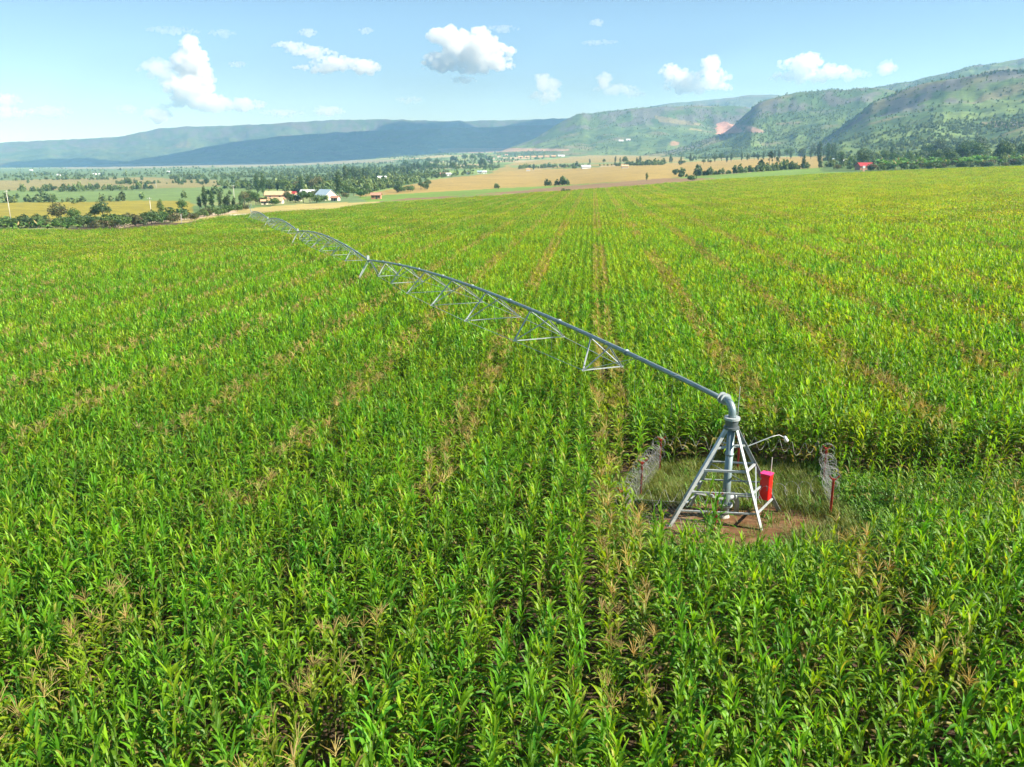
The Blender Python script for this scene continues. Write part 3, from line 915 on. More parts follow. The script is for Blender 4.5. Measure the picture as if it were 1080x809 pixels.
def span_curve(k, t):
    a, b_ = joint(k), joint(k + 1)
    p = a.lerp(b_, t); p.z += .95 * 4 * t * (1 - t) * (1.0 if k < 3 else .85)
    return p
NN = 7
for k in range(4):
    pts = [span_curve(k, i / 40) for i in range(41)]
    mb = MB(); mb.tube(pts, .092, 14)
    for i in range(1, 9):
        c = span_curve(k, i / 9); mb.tube([c - DIR * .03, c + DIR * .03], .14, 12)
    sp = mb.build('span_pipe', M['pipe'], piv, smooth=True)
    low = []
    for i in range(NN):
        t = .145 + .118 * i
        c = span_curve(k, t); up = Vector((0, 0, -.10))
        off = (.95, 1.40, 1.75, 1.85, 1.75, 1.40, .95)[i]; dr = (1.2, 1.35, 1.5, 1.55, 1.5, 1.35, 1.2)[i]
        a = c + PERP * off + Vector((0, 0, -dr)); b_ = c - PERP * off + Vector((0, 0, -dr))
        t1, t2 = t - 1.25 / SPAN, t + 1.25 / SPAN
        if i == 0: t1 = t - .6 / SPAN
        c1, c2 = span_curve(k, t1) + up, span_curve(k, t2) + up
        mb = MB()
        for q in (a, b_):
            mb.bar(q, c1, .056, .008); mb.bar(q, c2, .056, .008)
        mb.bar(a, b_, .042, .007)
        for q in (c1, c2): mb.box(q + Vector((0, 0, .02)), (.12, .12, .09), rz=AZ)
        for q in (a, b_): mb.box(q, (.07, .12, .07), rz=AZ)
        mb.build('truss_frame', M['galv'], sp)
        low.append((a, b_))
    mb = MB()
    for sd in (0, 1):
        ch = [span_curve(k, .012 if k else .10) + Vector((0, 0, -.1))] + [l[sd] for l in low] + [span_curve(k, .988) + Vector((0, 0, -.1))]
        for i in range(len(ch) - 1): mb.tube([ch[i], ch[i + 1]], .015, 5)
    mb.build('truss_rod', M['galv'], sp)
    mb = MB()
    for i in range(1, 22):      # hose drops hanging from the pipe into the crop
        c = span_curve(k, i / 22)
        mb.tube([c + Vector((0, 0, .09)), c + PERP * .22 + Vector((0, 0, .1)), c + PERP * .26 + Vector((0, 0, -.25)), c + PERP * .26 + Vector((0, 0, -1.5))], .009, 4)
    mb.build('sprinkler_hoses', M['galv_dark'], sp)
# drive towers
def tower(k):
    j = joint(k); g = Vector((j.x, j.y, j.z - 3.95))
    tw = MB()
    tw.box(j + Vector((0, 0, -.12)), (.5, .34, .10), rz=AZ)
    to = tw.build('drive_tower', M['galv'], piv)
    ends = []
    for sg in (1, -1):
        e = g + PERP * 2.0 * sg + Vector((0, 0, .75))
        e.z += FA * PERP.x * 2 * sg + FB * PERP.y * 2 * sg
        ends.append(e)
        for q in (.32, -.32):
            mb = MB(); mb.bar(e + DIR * q * .45, j + DIR * q + Vector((0, 0, -.1)) + PERP * .12 * sg, .075, .010); mb.build('leg', M['galv'], to)
        mb = MB()
        wc = e + Vector((0, 0, -.15))
        mb.tube([wc - DIR * .14, wc - DIR * .09, wc + DIR * .09, wc + DIR * .14], [.5, .6, .6, .5], 24)
        mb.build('wheel', M['rubber'], to)
    mb = MB(); mb.bar(ends[0], ends[1], .12); mb.build('base_beam', M['galv'], to)
    mb = MB(); m0 = ends[0].lerp(ends[1], .5)
    for e in ends: mb.bar(e.lerp(j, .5), m0, .04, .006)
    mb.build('stay', M['galv'], to)
    mb = MB(); mb.box(j + Vector((0, 0, .28)) + PERP * .1, (.35, .25, .4), rz=AZ); mb.build('tower_box', M['galv'], to)
for k in (1, 2, 3, 4): tower(k)
# overhang after the last tower
j4 = joint(4)
mb = MB(); mb.tube([j4, j4 + DIR * 7 + Vector((0, 0, .5)), j4 + DIR * 15 + Vector((0, 0, 1.1))], [.08, .07, .06], 10)
ov = mb.build('overhang_pipe', M['pipe'], piv, smooth=True)
mb = MB()
for sg in (1, -1): mb.bar(j4 + PERP * .5 * sg, j4 + Vector((0, 0, 2.6)), .06)
for q in (5, 9, 14): mb.tube([j4 + Vector((0, 0, 2.6)), j4 + DIR * q + Vector((0, 0, .5 * q / 7))], .014, 4)
mb.build('mast', M['galv'], ov)
# red control box on its bracket
bc = leg_pt('BR', .36) + Vector((-.02, -.24, -.03))
RZ = math.radians(-38)
mb = MB(); mb.box(bc, (.34, .30, .92), rz=RZ)
cb = mb.build('control_box', M['red_box'], piv)
bev = cb.modifiers.new('bevel', 'BEVEL'); bev.width = .02; bev.segments = 2
mb = MB(); mb.box(bc + Vector((0, 0, .475)), (.37, .33, .03), rz=RZ); mb.build('lid', M['lid_sheen'], cb)
cr, sr = math.cos(RZ), math.sin(RZ)
mb = MB(); mb.box(bc + Vector((sr * .158, -cr * .158, -.02)), (.29, .012, .82), rz=RZ); dr_ = mb.build('door', M['red_box'], cb)
fr = Vector((sr, -cr, 0)); sd_ = Vector((cr, sr, 0))
mb = MB(); mb.box(bc + fr * .168 + sd_ * .11 + Vector((0, 0, -.02)), (.03, .02, .12), rz=RZ); mb.build('handle', M['galv_dark'], dr_)
mb = MB()
for hz in (-.3, .0, .3): mb.box(bc + fr * .166 - sd_ * .135 + Vector((0, 0, hz)), (.025, .018, .07), rz=RZ)
mb.build('hinges', M['galv'], dr_)
mb = MB(); mb.bar(bc + Vector((-.16, .12, -.3)), leg_pt('BR', .27), .04); mb.bar(bc + Vector((-.16, .12, .3)), leg_pt('BR', .46), .04)
mb.build('bracket', M['galv'], cb)
mb = MB(); mb.tube([bc + Vector((.17, .12, -.3)), bc + Vector((.17, .13, 1.0))], .016, 6); mb.build('conduit', M['timber'], cb)
# bracket arm with a small white lamp
a0 = leg_pt('BR', .78)
a1 = a0 + Vector((.92, .2, .30))
mb = MB(); mb.bar(a0, a1, .022, .005)
ar = mb.build('side_arm', M['galv'], piv)
mb = MB(); mb.tube([a1, a1 + Vector((.25, .05, .04)), a1 + Vector((.48, .08, -.08))], .010, 5, 0, caps=False); mb.tube([a1 + Vector((.46, .08, -.02)), a1 + Vector((.49, .08, -.10)), a1 + Vector((.54, .08, -.20))], [.03, .06, .075], 12)
mb.build('lamp', M['white'], ar, smooth=True)

# ------------------------------------------------------------------ the fence of red posts with razor wire
def G(x, y, dz=0): return Vector((x, y, float(ground_z(x, y)) + dz))
FP = [(3.67, 24.93), (4.74, 27.56), (5.88, 30.05), (8.92, 29.75), (11.77, 28.3), (10.85, 25.25), (6.66, 24.14)]
fe = empty('wire_fence', G(*FP[0]), 0, label='fence of rusty red posts strung with coils of razor wire round the pivot', cat='fence')
O = fe.location
for i, (x, y) in enumerate(FP):
    mb = MB(); b0 = G(x, y) - O
    ln = Vector((random.uniform(-.04, .04), random.uniform(-.03, .03), 0))
    mb.bar(b0, b0 + Vector((0, 0, 1.5)) + ln, .06, .009)
    po = mb.build('post', M['red_post'], fe)
    mb = MB(); tp = b0 + Vector((0, 0, 1.42)) + ln
    for sg in (1, -1): mb.bar(tp, tp + Vector((.17 * sg, -.05, .2)), .035, .006)
    mb.build('post_arm', M['red_post'], po)
def coil(a, b_, z, R, turns, name='razor_coil', wr=.0055):
    mb = MB(); n = turns * 22; ax = (b_ - a); L = ax.length; ax.normalize()
    sd = Vector((-ax.y, ax.x, 0)).normalized()
    pts = []
    for i in range(n + 1):
        t = i / n; an = t * turns * 2 * PI
        Rr = R * (1 + .14 * math.sin(t * 23))
        sag = -.10 * math.sin(PI * t) + .06 * math.sin(t * 17)
        pts.append(a + ax * L * t + Vector((0, 0, z + sag)) + sd * Rr * math.cos(an) + Vector((0, 0, Rr * math.sin(an))))
    mb.tube(pts, wr, 4, caps=False)
    for i in range(0, n, 4):
        p = pts[i]; q = (pts[min(i + 1, n)] - p).normalized().cross(ax).normalized()
        mb.bar(p - q * .022, p + q * .022, .008)
    mb.build(name, M['wire'], fe)
for i in range(len(FP)):
    a, b_ = G(*FP[i]) - O, G(*FP[(i + 1) % len(FP)]) - O
    L = (b_ - a).length
    coil(a, b_, 1.45, .22, max(5, int(L * (4.6 if i in (0, 1, 4) else 2.2))), wr=.0048 if i in (0, 1, 4) else .004)
    if i in (0, 1, 4): coil(a, b_, 1.0, .23, max(5, int(L * 4.2)))
    elif i == 6: coil(a, b_, .45, .24, max(4, int(L * 2.2)))
    if i in (2, 3, 5): continue
    # chain-link mesh between the posts, single wires
    mb = MB(); st = .15; ax = (b_ - a).normalized(); Hm = 1.15
    n = int(L / st)
    for q in range(-int(Hm / st), n):
        for sg in (1, -1):
            s0, s1 = q * st, q * st + Hm
            z0, z1 = 0.0, Hm
            if s0 < 0: z0 = -s0; s0 = 0
            if s1 > L: z1 = Hm - (s1 - L); s1 = L
            if z1 <= z0: continue
            pa = a + ax * s0 + Vector((0, 0, z0)); pb = a + ax * s1 + Vector((0, 0, z1))
            if sg < 0: pa = a + ax * (L - s0) + Vector((0, 0, z0)); pb = a + ax * (L - s1) + Vector((0, 0, z1))
            mb.bar(pa + Vector((0, 0, .05)), pb + Vector((0, 0, .05)), .0025)
    for zz in (.06, .6, 1.2): mb.bar(a + Vector((0, 0, zz)), b_ + Vector((0, 0, zz)), .006)
    mb.build('wire_mesh', M['wire'], fe)

# ------------------------------------------------------------------ trees
def crown_mesh(rng, lobes, nq, size, cols, name='crown'):
    mb = MB(); tot = sum(l[3] * l[4] * l[5] for l in lobes) ** 1
    for (cx, cy, cz, rx, ry, rz) in lobes:
        n = int(nq * rx * ry * rz / tot) + 12
        lc = rng.uniform(.8, 1.2)
        for _ in range(n):
            d = rng.normal(size=3); d /= np.linalg.norm(d)
            q = rng.uniform(.35, 1.0) ** .5 * (1 + .15 * rng.normal())
            p = np.array((cx, cy, cz)) + d * np.array((rx, ry, rz)) * q
            u = rng.normal(size=3); u /= np.linalg.norm(u)
            nn = d * .8 + rng.normal(size=3) * .6; v = np.cross(nn, u); v /= (np.linalg.norm(v) + 1e-6); u = np.cross(v, nn); u /= (np.linalg.norm(u) + 1e-6)
            s_ = size * rng.uniform(.6, 1.4)
            c = np.array(cols[rng.integers(len(cols))]) * rng.uniform(.75, 1.25) * lc
            mb.add([p - u * s_ * .5, p + v * s_ * .28, p + u * s_ * .5, p - v * s_ * .28], [(0, 1, 2, 3)], 0, c)
    return mb.mesh(name, [M['tree']], False, True)

def trunk_mesh(rng, h, r0, limbs, name='trunk'):
    mb = MB()
    mb.tube([(0, 0, -.3), (rng.uniform(-.1, .1), 0, h * .4), (rng.uniform(-.15, .15), rng.uniform(-.1, .1), h)], [r0, r0 * .75, r0 * .3], 7, caps=False)
    for k in range(limbs):
        a = rng.uniform(0, 6.28); z = h * rng.uniform(.35, .9); L = h * rng.uniform(.2, .4)
        mb.tube([(0, 0, z), (math.cos(a) * L * .5, math.sin(a) * L * .5, z + L * .45), (math.cos(a) * L, math.sin(a) * L, z + L * .8)], [r0 * .4, r0 * .28, r0 * .1], 5, caps=False)
    return mb.mesh(name, [M['bark']], True)

DK = [(.042, .08, .025), (.055, .10, .028), (.07, .12, .032)]
MD = [(.055, .11, .025), (.075, .14, .03), (.10, .17, .04)]
OL = [(.10, .11, .035), (.13, .13, .045), (.09, .12, .03), (.16, .12, .06)]
rt = np.random.default_rng(5)
def round_tree(cols):
    L = [(0, 0, 5.4, 2.0, 2.0, 1.8)] + [(1.7 * math.cos(a), 1.7 * math.sin(a), 4.4 + rt.uniform(-.7, 1.1), 1.3, 1.3, 1.1) for a in np.linspace(0, 5.3, 6) + rt.uniform(0, 1)]
    return trunk_mesh(rt, 4.6, .2, 5), crown_mesh(rt, L, 900, .55, cols)
def slender(cols):
    L = [(rt.uniform(-.5, .5), rt.uniform(-.5, .5), z, .5 + .9 * math.sin(PI * min(1, (z - 1.2) / 7.5)) * rt.uniform(.7, 1.2), .5 + .9 * math.sin(PI * min(1, (z - 1.2) / 7.5)), .9) for z in np.linspace(2.2, 8.6, 8)]
    return trunk_mesh(rt, 8.2, .15, 6), crown_mesh(rt, L, 800, .5, cols)
def tall_bare(cols):
    L = [(rt.uniform(-.5, .5), rt.uniform(-.5, .5), z, 1.1, 1.0, .8) for z in (6.6, 7.4, 8.2)] + [(.4, .1, 4.5, .5, .5, .6)]
    return trunk_mesh(rt, 7.4, .16, 6), crown_mesh(rt, L, 500, .5, cols)
def bush(cols):
    L = [(rt.uniform(-.9, .9), rt.uniform(-.7, .7), rt.uniform(.6, 1.5), rt.uniform(.6, 1.0), rt.uniform(.6, .9), rt.uniform(.5, .8)) for _ in range(6)]
    return trunk_mesh(rt, 1.0, .07, 4), crown_mesh(rt, L, 520, .34, cols)
PROT = {'round': [(8, round_tree(DK)), (8, round_tree(MD)), (8, round_tree(OL))], 'slender': [(9.4, slender(DK)), (9.4, slender(DK)), (9.4, slender(MD))],
        'bare': [(8.9, tall_bare(DK)), (8.9, tall_bare(OL))], 'bush': [(2.2, bush(MD)), (2.2, bush(OL)), (2.2, bush(DK)), (2.2, bush(MD))]}
def banana():
    st, lv = MB(), MB()
    st.tube([(0, 0, -.1), (.04, 0, .8), (.06, .02, 1.5)], [.17, .14, .10], 7, caps=False)
    for k in range(11):
        a = k * 2.4 + rt.uniform(-.3, .3); c = np.array((.085, .19, .03)) * rt.uniform(.8, 1.35)
        if k > 9: c = np.array((.30, .24, .10))
        blade(lv, (.06, .02, 1.4), a, rt.uniform(1.8, 2.5), .62, rt.uniform(.9, 1.45), rt.uniform(.35, .85), 6, rt, c, fold=-.3)
    return st.mesh('stem', [M['stem']], True), lv.mesh('leaves', [M['tree']], False, True)
BAN = [banana() for _ in range(3)]

NT = 0
def tree(x, y, hpx, kind, label, group, var=None, hills=False):
    """a tree whose foot stands where the photograph shows it; hpx = its height there in pixels"""
    global NT
    X, Y, Z = place(x, y, hills)
    dep = Y * CP - (Z - H) * SP
    hm = hpx / F * dep
    if kind == 'banana':
        st, lv = BAN[random.randrange(3)]; base = 3.1
        e = empty('banana_plant', (X, Y, Z), random.uniform(0, 6.28), label=label, cat='banana plant', group=group)
        add_mesh('stem', st, e); add_mesh('leaves', lv, e)
    else:
        L = PROT[kind]; base, (tr, cr_) = L[var if var is not None else random.randrange(len(L))]
        nm, ct = {'bush': ('shrub', 'shrub'), 'round': ('round_tree', 'tree'), 'slender': ('slender_tree', 'tree'), 'bare': ('tall_tree', 'tree')}[kind]
        e = empty(nm, (X, Y, Z), random.uniform(0, 6.28), label=label, cat=ct, group=group)
        add_mesh('trunk', tr, e); add_mesh('crown', cr_, e)
    s_ = hm / base; w_ = s_ * random.uniform(.9, 1.15)
    e.scale = (w_, w_, s_)
    NT += 1
    return e

R = random.uniform
# the hedge at the low edge of the maize
G1 = 'shrubs in the hedge along the low edge of the maize'
for x in np.linspace(-22, 262, 62):
    yb = np.interp(x, [-30, 0, 130, 200, 262], [244, 241, 240, 233, 221]) + R(-2.0, .5)
    tree(x + R(-3, 3), yb, R(8, 15) if x < 205 else R(6, 10), 'bush', 'low green or brownish shrub in the hedge along the far low edge of the maize', G1)
tree(63, 238, 27, 'round', 'bushy brown-green tree standing above the hedge between two poles', None, 2)
tree(79, 238, 20, 'round', 'smaller mid-green tree beside the brown-green hedge tree', None, 1)
tree(109, 234, 24, 'round', 'rounded dark green tree in the hedge, before the mustard-yellow field', None, 0)
tree(101, 234, 18, 'round', 'lesser dark tree leaning against the rounded tree by the mustard-yellow field', None, 0)
tree(136, 237, 14, 'round', 'squat olive tree in the hedge beside the second utility pole', None, 2)
tree(171, 232, 22, 'slender', 'ragged reddish-green tree just past the second utility pole', None, 2)
tree(193, 226, 17, 'round', 'lone round green tree before the dark slender clump', None, 1)
for x, h, v in ((211, 15, 1), (217, 25, 0), (224, 20, 2), (233, 21, 1), (238, 15, 0), (241, 17, 0), (247, 14, 0), (255, 17, 1)):
    tree(x, 221.5, h, 'slender', 'dark slender tree in the clump where the pipeline ends', 'slender dark trees at the end of the pipeline', v)
for x in (8, 17, 22, 31, 40, 49, 57, 66, 74, 84):
    tree(x + R(-2, 2), 246 + R(-2, 1.5), R(9, 13), 'banana', 'bright green banana plant at the low corner of the maize field', 'banana plants at the low corner of the field')
for x, y, h in ((13, 213, 7), (29, 213, 5), (36, 213, 5), (51, 201, 7), (57, 201, 5), (44, 204, 4), (67, 198, 4), (76, 211, 2.5), (122, 199, 3.5), (218, 194, 6), (212, 195, 4), (189, 196, 9)):
    tree(x, y, h, 'bush' if h < 9 else 'slender', 'solitary dark shrub on the open green and tan plots of the valley', 'shrubs on the open valley plots', 2)
# around the houses
G2 = 'trees among the houses of the hamlet'
for x, y, h, k, v in ((272,206,19,'slender',0),(278,207,20,'slender',1),(284,206,15,'round',0),(264,214,12,'round',1),(270,216,12,'round',1),(258,216,13,'round',2),(293,203,11,'slender',2),(300,203,13,'round',1),
                      (303,213,11,'round',0),(288,217,8,'bush',0),(314,204,12,'round',2),(318,206,18,'slender',0),(326,203,16,'slender',1),(331,204,14,'round',2),(336,203,15,'round',2),(320,214,12,'round',1),
                      (327,214,11,'round',1),(312,214,9,'bush',0),(334,214,8,'bush',3),(341,213,7,'bush',0),(352,197,10,'slender',0),(356,200,14,'slender',1),(358,207,22,'slender',0),(363,204,10,'round',1),(368,206,9,'round',1),
                      (373,207,8,'round',1),(380,208,8,'bush',0),(386,208,7,'round',0),(388,204,9,'round',1),(365,196,18,'slender',0),(369,195,15,'slender',1),(374,194,16,'round',0),(380,193,13,'slender',2),(386,192,14,'round',0),
                      (393,194,9,'round',1),(419,203,7,'bush',2),(424,203,6,'bush',0),(433,202,6,'bush',0),(444,200,8,'round',0),(451,199,9,'round',0),(448,200,6,'bush',2)):
    tree(x, y, h * 1.2, k, 'tree or tall shrub among the small houses of the roadside hamlet', G2, v)
for i in range(34):
    x = R(256, 400); y = np.interp(x, [256, 330, 400], [217, 213, 208]) - abs(random.gauss(0, 4.5))
    if 335 < x < 360 and y > 205: continue
    tree(x, y, R(5, 9), random.choice(['bush', 'round']), 'leafy green bush or low tree filling the gaps between the hamlet houses', 'green bushes between the hamlet houses', 1 if random.random() < .7 else 0)
# the dark belt behind the grain field
G3 = 'trees of the dark belt behind the harvested grain'
for i in range(62):
    x = R(404, 520); y = np.interp(x, [404, 450, 520], [188, 181, 175]) + R(-7, 1.5)
    tree(x, y, R(5, 10), random.choice(['slender', 'round', 'round']), 'dark tree in the dense belt behind the harvested grain field', G3, random.choice([0, 1, 1]))
# loose far trees of the valley
for x, y, h, k, v in ((659,175,11,'round',0),(563,180,7,'slender',0),(622,173.5,6,'slender',0),(637,173,6,'round',0),(649,172.5,8,'slender',0),(654,173,7,'slender',1),(597,206,7,'bush',2),(712,184.5,6,'bush',2),
                      (718,182.5,4,'bush',0),(730,191,7,'bush',0),(768,182,3,'bush',0),(594,179,6,'round',0),(606,178.5,4,'bush',0),(719,174,5,'bush',2),(742,173.5,6,'round',0),(749,173,5,'round',0),(682,191,9,'slender',2)):
    tree(x, y, h, k, 'lone dark tree or shrub dotted about the harvested grain fields', 'lone trees about the grain fields', v)
# belt at the far side of the grain, below the green hills
for i in range(34):
    x = R(665, 872); y = np.interp(x, [665, 760, 872], [174, 171.5, 166]) + R(-2, .5)
    tree(x, y, R(5, 10) if x < 800 else R(8, 13), random.choice(['slender', 'round', 'slender']), 'dark tree in the line at the foot of the green hills', 'trees in the line at the foot of the green hills', random.choice([0, 1]))
for x, y, h in ((811, 177, 17), (814, 177, 15), (819, 178, 12)):
    tree(x, y, h, 'bare', 'tall bare-stemmed tree at the corner of the grain field', 'bare-stemmed trees at the corner of the grain field', 0)
for x, y, h, v in ((847, 178, 14, 0), (864, 178, 16, 1), (863, 170, 20, 0), (855, 168, 14, 1), (872, 169, 18, 2), (879, 168, 17, 0), (926, 164, 17, 0), (931, 164, 15, 1), (919, 163, 13, 2)):
    tree(x, y, h, 'slender', 'dark slender tree standing behind the red-roofed house', 'slender trees behind the red-roofed house', v)
# grove on the rising side
G6 = 'trees of the grove on the rising side of the field'
for i in range(62):
    x = R(872, 1105)
    lo = np.interp(x, [872, 940, 1000, 1080, 1110], [178, 179, 177, 173, 171]); hi = np.interp(x, [872, 940, 1000, 1050, 1110], [169, 167, 165, 163.5, 162.5])
    tree(x, R(hi, lo), R(9, 17) * (1 + .4 * (x > 990)), random.choice(['round', 'round', 'slender']), 'leafy dark tree in the grove on the rising side of the field', G6, random.choice([0, 1, 1]))
for i in range(85):
    x = R(925, 1105)
    lo = np.interp(x, [872, 940, 1000, 1080, 1110], [179, 180.5, 178, 175, 173])
    tree(x, lo - R(0, 5), R(8, 12), 'banana', 'banana plant in the grove bordering the yellow-green maize', 'banana plants in the grove')
for i in range(60):
    x = R(880, 1105); lo = np.interp(x, [872, 940, 1000, 1080, 1110], [180, 181, 178.5, 175.5, 173.5])
    tree(x, lo - R(0, 5), R(5, 9), 'bush', 'dense green shrub among the banana plants of the grove', 'shrubs among the bananas of the grove', random.choice([0, 3, 1]))
# far woodland, stands too small and dense to count
wv = []
for i in range(4):
    wv.append(crown_mesh(rt, [(0, 0, 3.4, 2.2, 2.2, 2.6), (1.2, .6, 2.4, 1.6, 1.5, 1.6), (-1.1, -.7, 2.6, 1.5, 1.6, 1.9)], 60, 2.0, [(.08, .13, .04), (.10, .155, .045)] if i % 2 else [(.11, .165, .045), (.14, .195, .055)], 'clump'))
rw = np.random.default_rng(23)
n = 260000
ph = rw.uniform(TA[0] * .9, TA[-1] * .95, n); r = 620 * np.exp(rw.random(n) * math.log(6200 / 620))
X, Y = r * np.sin(ph), r * np.cos(ph); Z = top_z(X, Y); g = ground_z(X, Y)
x, y = to_px(X, Y, Z)
on_hill = Z > g + 1
dens = fbm(X / 160, Y / 160, 4, 12)
w = np.where(on_hill, sstep(.40, .66, dens) * .75 + .10, sstep(.50, .68, dens) * .55 + .03)
belt = in_poly(x, y, [(-50, 189), (-50, 178), (280, 174), (420, 170), (520, 160), (620, 160), (700, 160), (820, 158), (870, 162), (860, 166), (700, 172), (660, 174), (640, 166), (540, 172), (500, 180), (400, 190), (250, 193), (230, 189)])
w = np.where(belt & ~on_hill, .03 + .30 * sstep(.42, .62, dens), w)
wx = (fbm(X / 30, Y / 30, 3, 2) - .5) * 10; wy = (fbm(X / 60, Y / 60, 3, 4) - .5) * 1.2
for poly, col in LAND:
    if col[0] > .19: w = np.where(in_poly(x + wx, y + wy, poly) | in_poly(x, y + 1, poly), .0, w)
w = np.where(in_poly(x, y, [(-60, 189), (240, 188), (300, 198), (300, 230), (-60, 250)]), .0012, w)
w = np.where((x < 250) & (y < 190), w * np.where(y > 182, .55, .35), w)
gapn = fbm(X / 90, Y / 45, 3, 55)
w = np.where(belt & ~on_hill, w * sstep(.40, .56, gapn), w)
for (x0, y0), (x1, y1), hw, dn in (((-60, 203), (70, 201), .7, .22), ((70, 199.8), (260, 198.5), .5, .30), ((60, 201.8), (140, 200.6), .6, .14), ((-60, 190.5), (240, 188.5), .6, .30),
                                   ((-60, 214.5), (205, 211.5), .5, .10), ((180, 207), (275, 204), 1.0, .16), ((230, 195), (300, 190), 1.4, .20), ((250, 200), (380, 193), 2.2, .16), ((120, 194), (260, 192.5), .5, .15),
                                   ((390, 209), (530, 199.5), .9, .5), ((530, 199.5), (700, 190), .8, .6), ((690, 190), (860, 178.5), 1.0, .6), ((540, 178), (700, 173.5), .5, .3)):
    yl = y0 + (y1 - y0) * (x - x0) / (x1 - x0)
    m_ = (x > x0) & (x < x1) & (np.abs(y - yl) < hw) & ~on_hill
    w = np.where(m_, np.maximum(w, dn * sstep(.38, .55, fbm(X / 25, Y / 40, 2, 81))), w)
w = np.where((y > field_edge(x) - 1), 0, w)
w = np.where(in_poly(x, y, LAND[9][0]), 0, w)
ok = rw.random(n) < w
X, Y, Z, r = X[ok], Y[ok], Z[ok], r[ok]
sc = rw.uniform(.35, .85, X.size) * np.where(rw.random(X.size) < .12, 1.5, 1) * np.where(Z > ground_z(X, Y) + 1, .85, 1.0)
instancer('far_woodland', np.column_stack([X, Y, Z - .4]), rw.integers(0, 4, X.size), np.column_stack([X * 0, X * 0, rw.uniform(0, 6.28, X.size)]),
          np.column_stack([sc, sc, sc * rw.uniform(.8, 1.5, X.size)]), wv, 'scattered far woodland and scrub over the valley and hillsides', 'woodland')
print('trees', NT, 'clumps', X.size)

# ------------------------------------------------------------------ houses
def house(x, y, wpx, wall, roof, label, depth=None, h=2.7, rz=None, pitch=.28, detail=True, group=None, cat='house', name='house', hills=False):
    X, Y, Z = place(x, y, hills); dep = Y * CP - (Z - H) * SP
    w = wpx / F * dep; d = depth or min(w * .7, 9)
    e = empty(name, (X, Y, Z - .2), math.radians(rz if rz is not None else R(-15, 15)), label=label, cat=cat, group=group)
    k = max(1.0, w / 14); hh = h * k
    mb = MB(); mb.box((0, 0, hh / 2), (w, d, hh))
    gh = d / 2 * pitch * 2
    for sx in (-1, 1):
        xx = sx * (w / 2 - .1)
        mb.add([(xx - .1, -d/2, hh), (xx + .1, -d/2, hh), (xx + .1, d/2, hh), (xx - .1, d/2, hh), (xx - .1, 0, hh + gh), (xx + .1, 0, hh + gh)],
               [(0, 1, 5, 4), (2, 3, 4, 5), (0, 4, 3), (1, 2, 5)])
    wl = mb.build('wall', M[wall], e)
    mb = MB(); ov = .5; t = .12
    for sg in (-1, 1):
        a = (sg * (d / 2 + ov), hh - ov * gh / (d / 2)); b_ = (0, hh + gh)
        v = []
        for xx in (-w / 2 - ov, w / 2 + ov):
            v += [(xx, a[0], a[1] + .03), (xx, b_[0], b_[1] + .03), (xx, b_[0], b_[1] + t + .03), (xx, a[0], a[1] + t + .03)]
        mb.add(v, [(0, 1, 2, 3), (7, 6, 5, 4), (0, 4, 5, 1), (1, 5, 6, 2), (2, 6, 7, 3), (3, 7, 4, 0)])
    mb.build('roof', M[roof], e)
    if detail:
        mb = MB(); mb.box((w * .08, -d / 2 - .02, 1.05 * k), (1.0 * k, .08, 2.1 * k)); mb.build('door', M['dark'], e)
        for q in (-.3, .32):
            mb = MB(); mb.box((w * q, -d / 2 - .02, 1.5 * k), (1.1 * k, .08, .9 * k)); mb.build('window', M['dark'], e)
    return e
house(294, 210, 26, 'salmon', 'rf_tan', 'long salmon-walled house with a tan tiled roof', 7, rz=6)
house(307.5, 208, 10, 'clay', 'rf_red', 'small clay house with a red roof behind a round dark tree', rz=-8)
house(314, 212, 8, 'cream', 'rf_blue', 'tiny cream house with a pale roof beside the red-roofed one', rz=4)
house(325, 207, 14, 'white', 'rf_white', 'whitish house with a bright sheet roof half hidden by slender trees', rz=3)
house(344, 211, 15, 'cream', 'rf_blue', 'cream house with a broad pale blue sheet roof', 10, rz=-32, pitch=.34)
house(354, 212, 8, 'cream', 'rf_rust', 'low cream lean-to beside the pale-blue-roofed house', rz=-20, h=2)
house(279, 216, 6, 'cream', 'rf_tan', 'small cream ruin with a tan roof at the edge of the maize', rz=10, h=2.2)
house(291, 215, 15, 'cream', 'rf_tan', 'low sand-coloured building at the roadside with shrubs before it', rz=2, h=2.0)
house(346, 199, 6, 'cream', 'rf_tan', 'little tan-roofed house behind the trees of the hamlet', rz=0)
house(363, 203, 12, 'cream', 'rf_white', 'long pale building in front of the dark slender trees', rz=3)
house(397, 210, 10, 'clay', 'rf_rust', 'squat rust-roofed hut standing alone at the edge of the ploughed strip', rz=0, h=2.6)
house(403, 193, 9, 'white', 'rf_white', 'white house with a steep bright roof, largest of the white group', rz=30, pitch=.6, h=3.4)
house(394, 193, 7, 'white', 'rf_tan', 'cream house with a tan roof beside the steep white one', rz=-10)
house(413, 191, 9, 'cream', 'rf_white', 'cream house at the end of the white group by the grain', rz=8)
house(467, 185.5, 6, 'clay', 'rf_rust', 'rust-red house at the upper edge of the grain field', rz=0)
house(473, 185.5, 5, 'white', 'rf_white', 'small white house next to the rust-red one', rz=20)
house(494, 184, 4, 'white', 'rf_tan', 'small white gabled house between the rust-red one and the pale twin', rz=70)
house(506, 183, 5, 'white', 'rf_blue', 'pale house with a bluish roof, first of the pale pair', rz=0)
house(511, 183, 4, 'white', 'rf_white', 'white house with a bright roof, second of the pale pair', rz=15)
house(618, 178, 9, 'white', 'rf_white', 'white-grey barn alone between two bands of grain', rz=4, detail=False)
house(659, 177.5, 7, 'cream', 'rf_tan', 'low tan shed just above the harvested grain beside a lone round tree', rz=0, detail=False, name='shed', cat='shed')
house(557, 180.5, 4, 'white', 'rf_tan', 'tiny pale house at the top of the grain near the bushes', rz=0, detail=False)
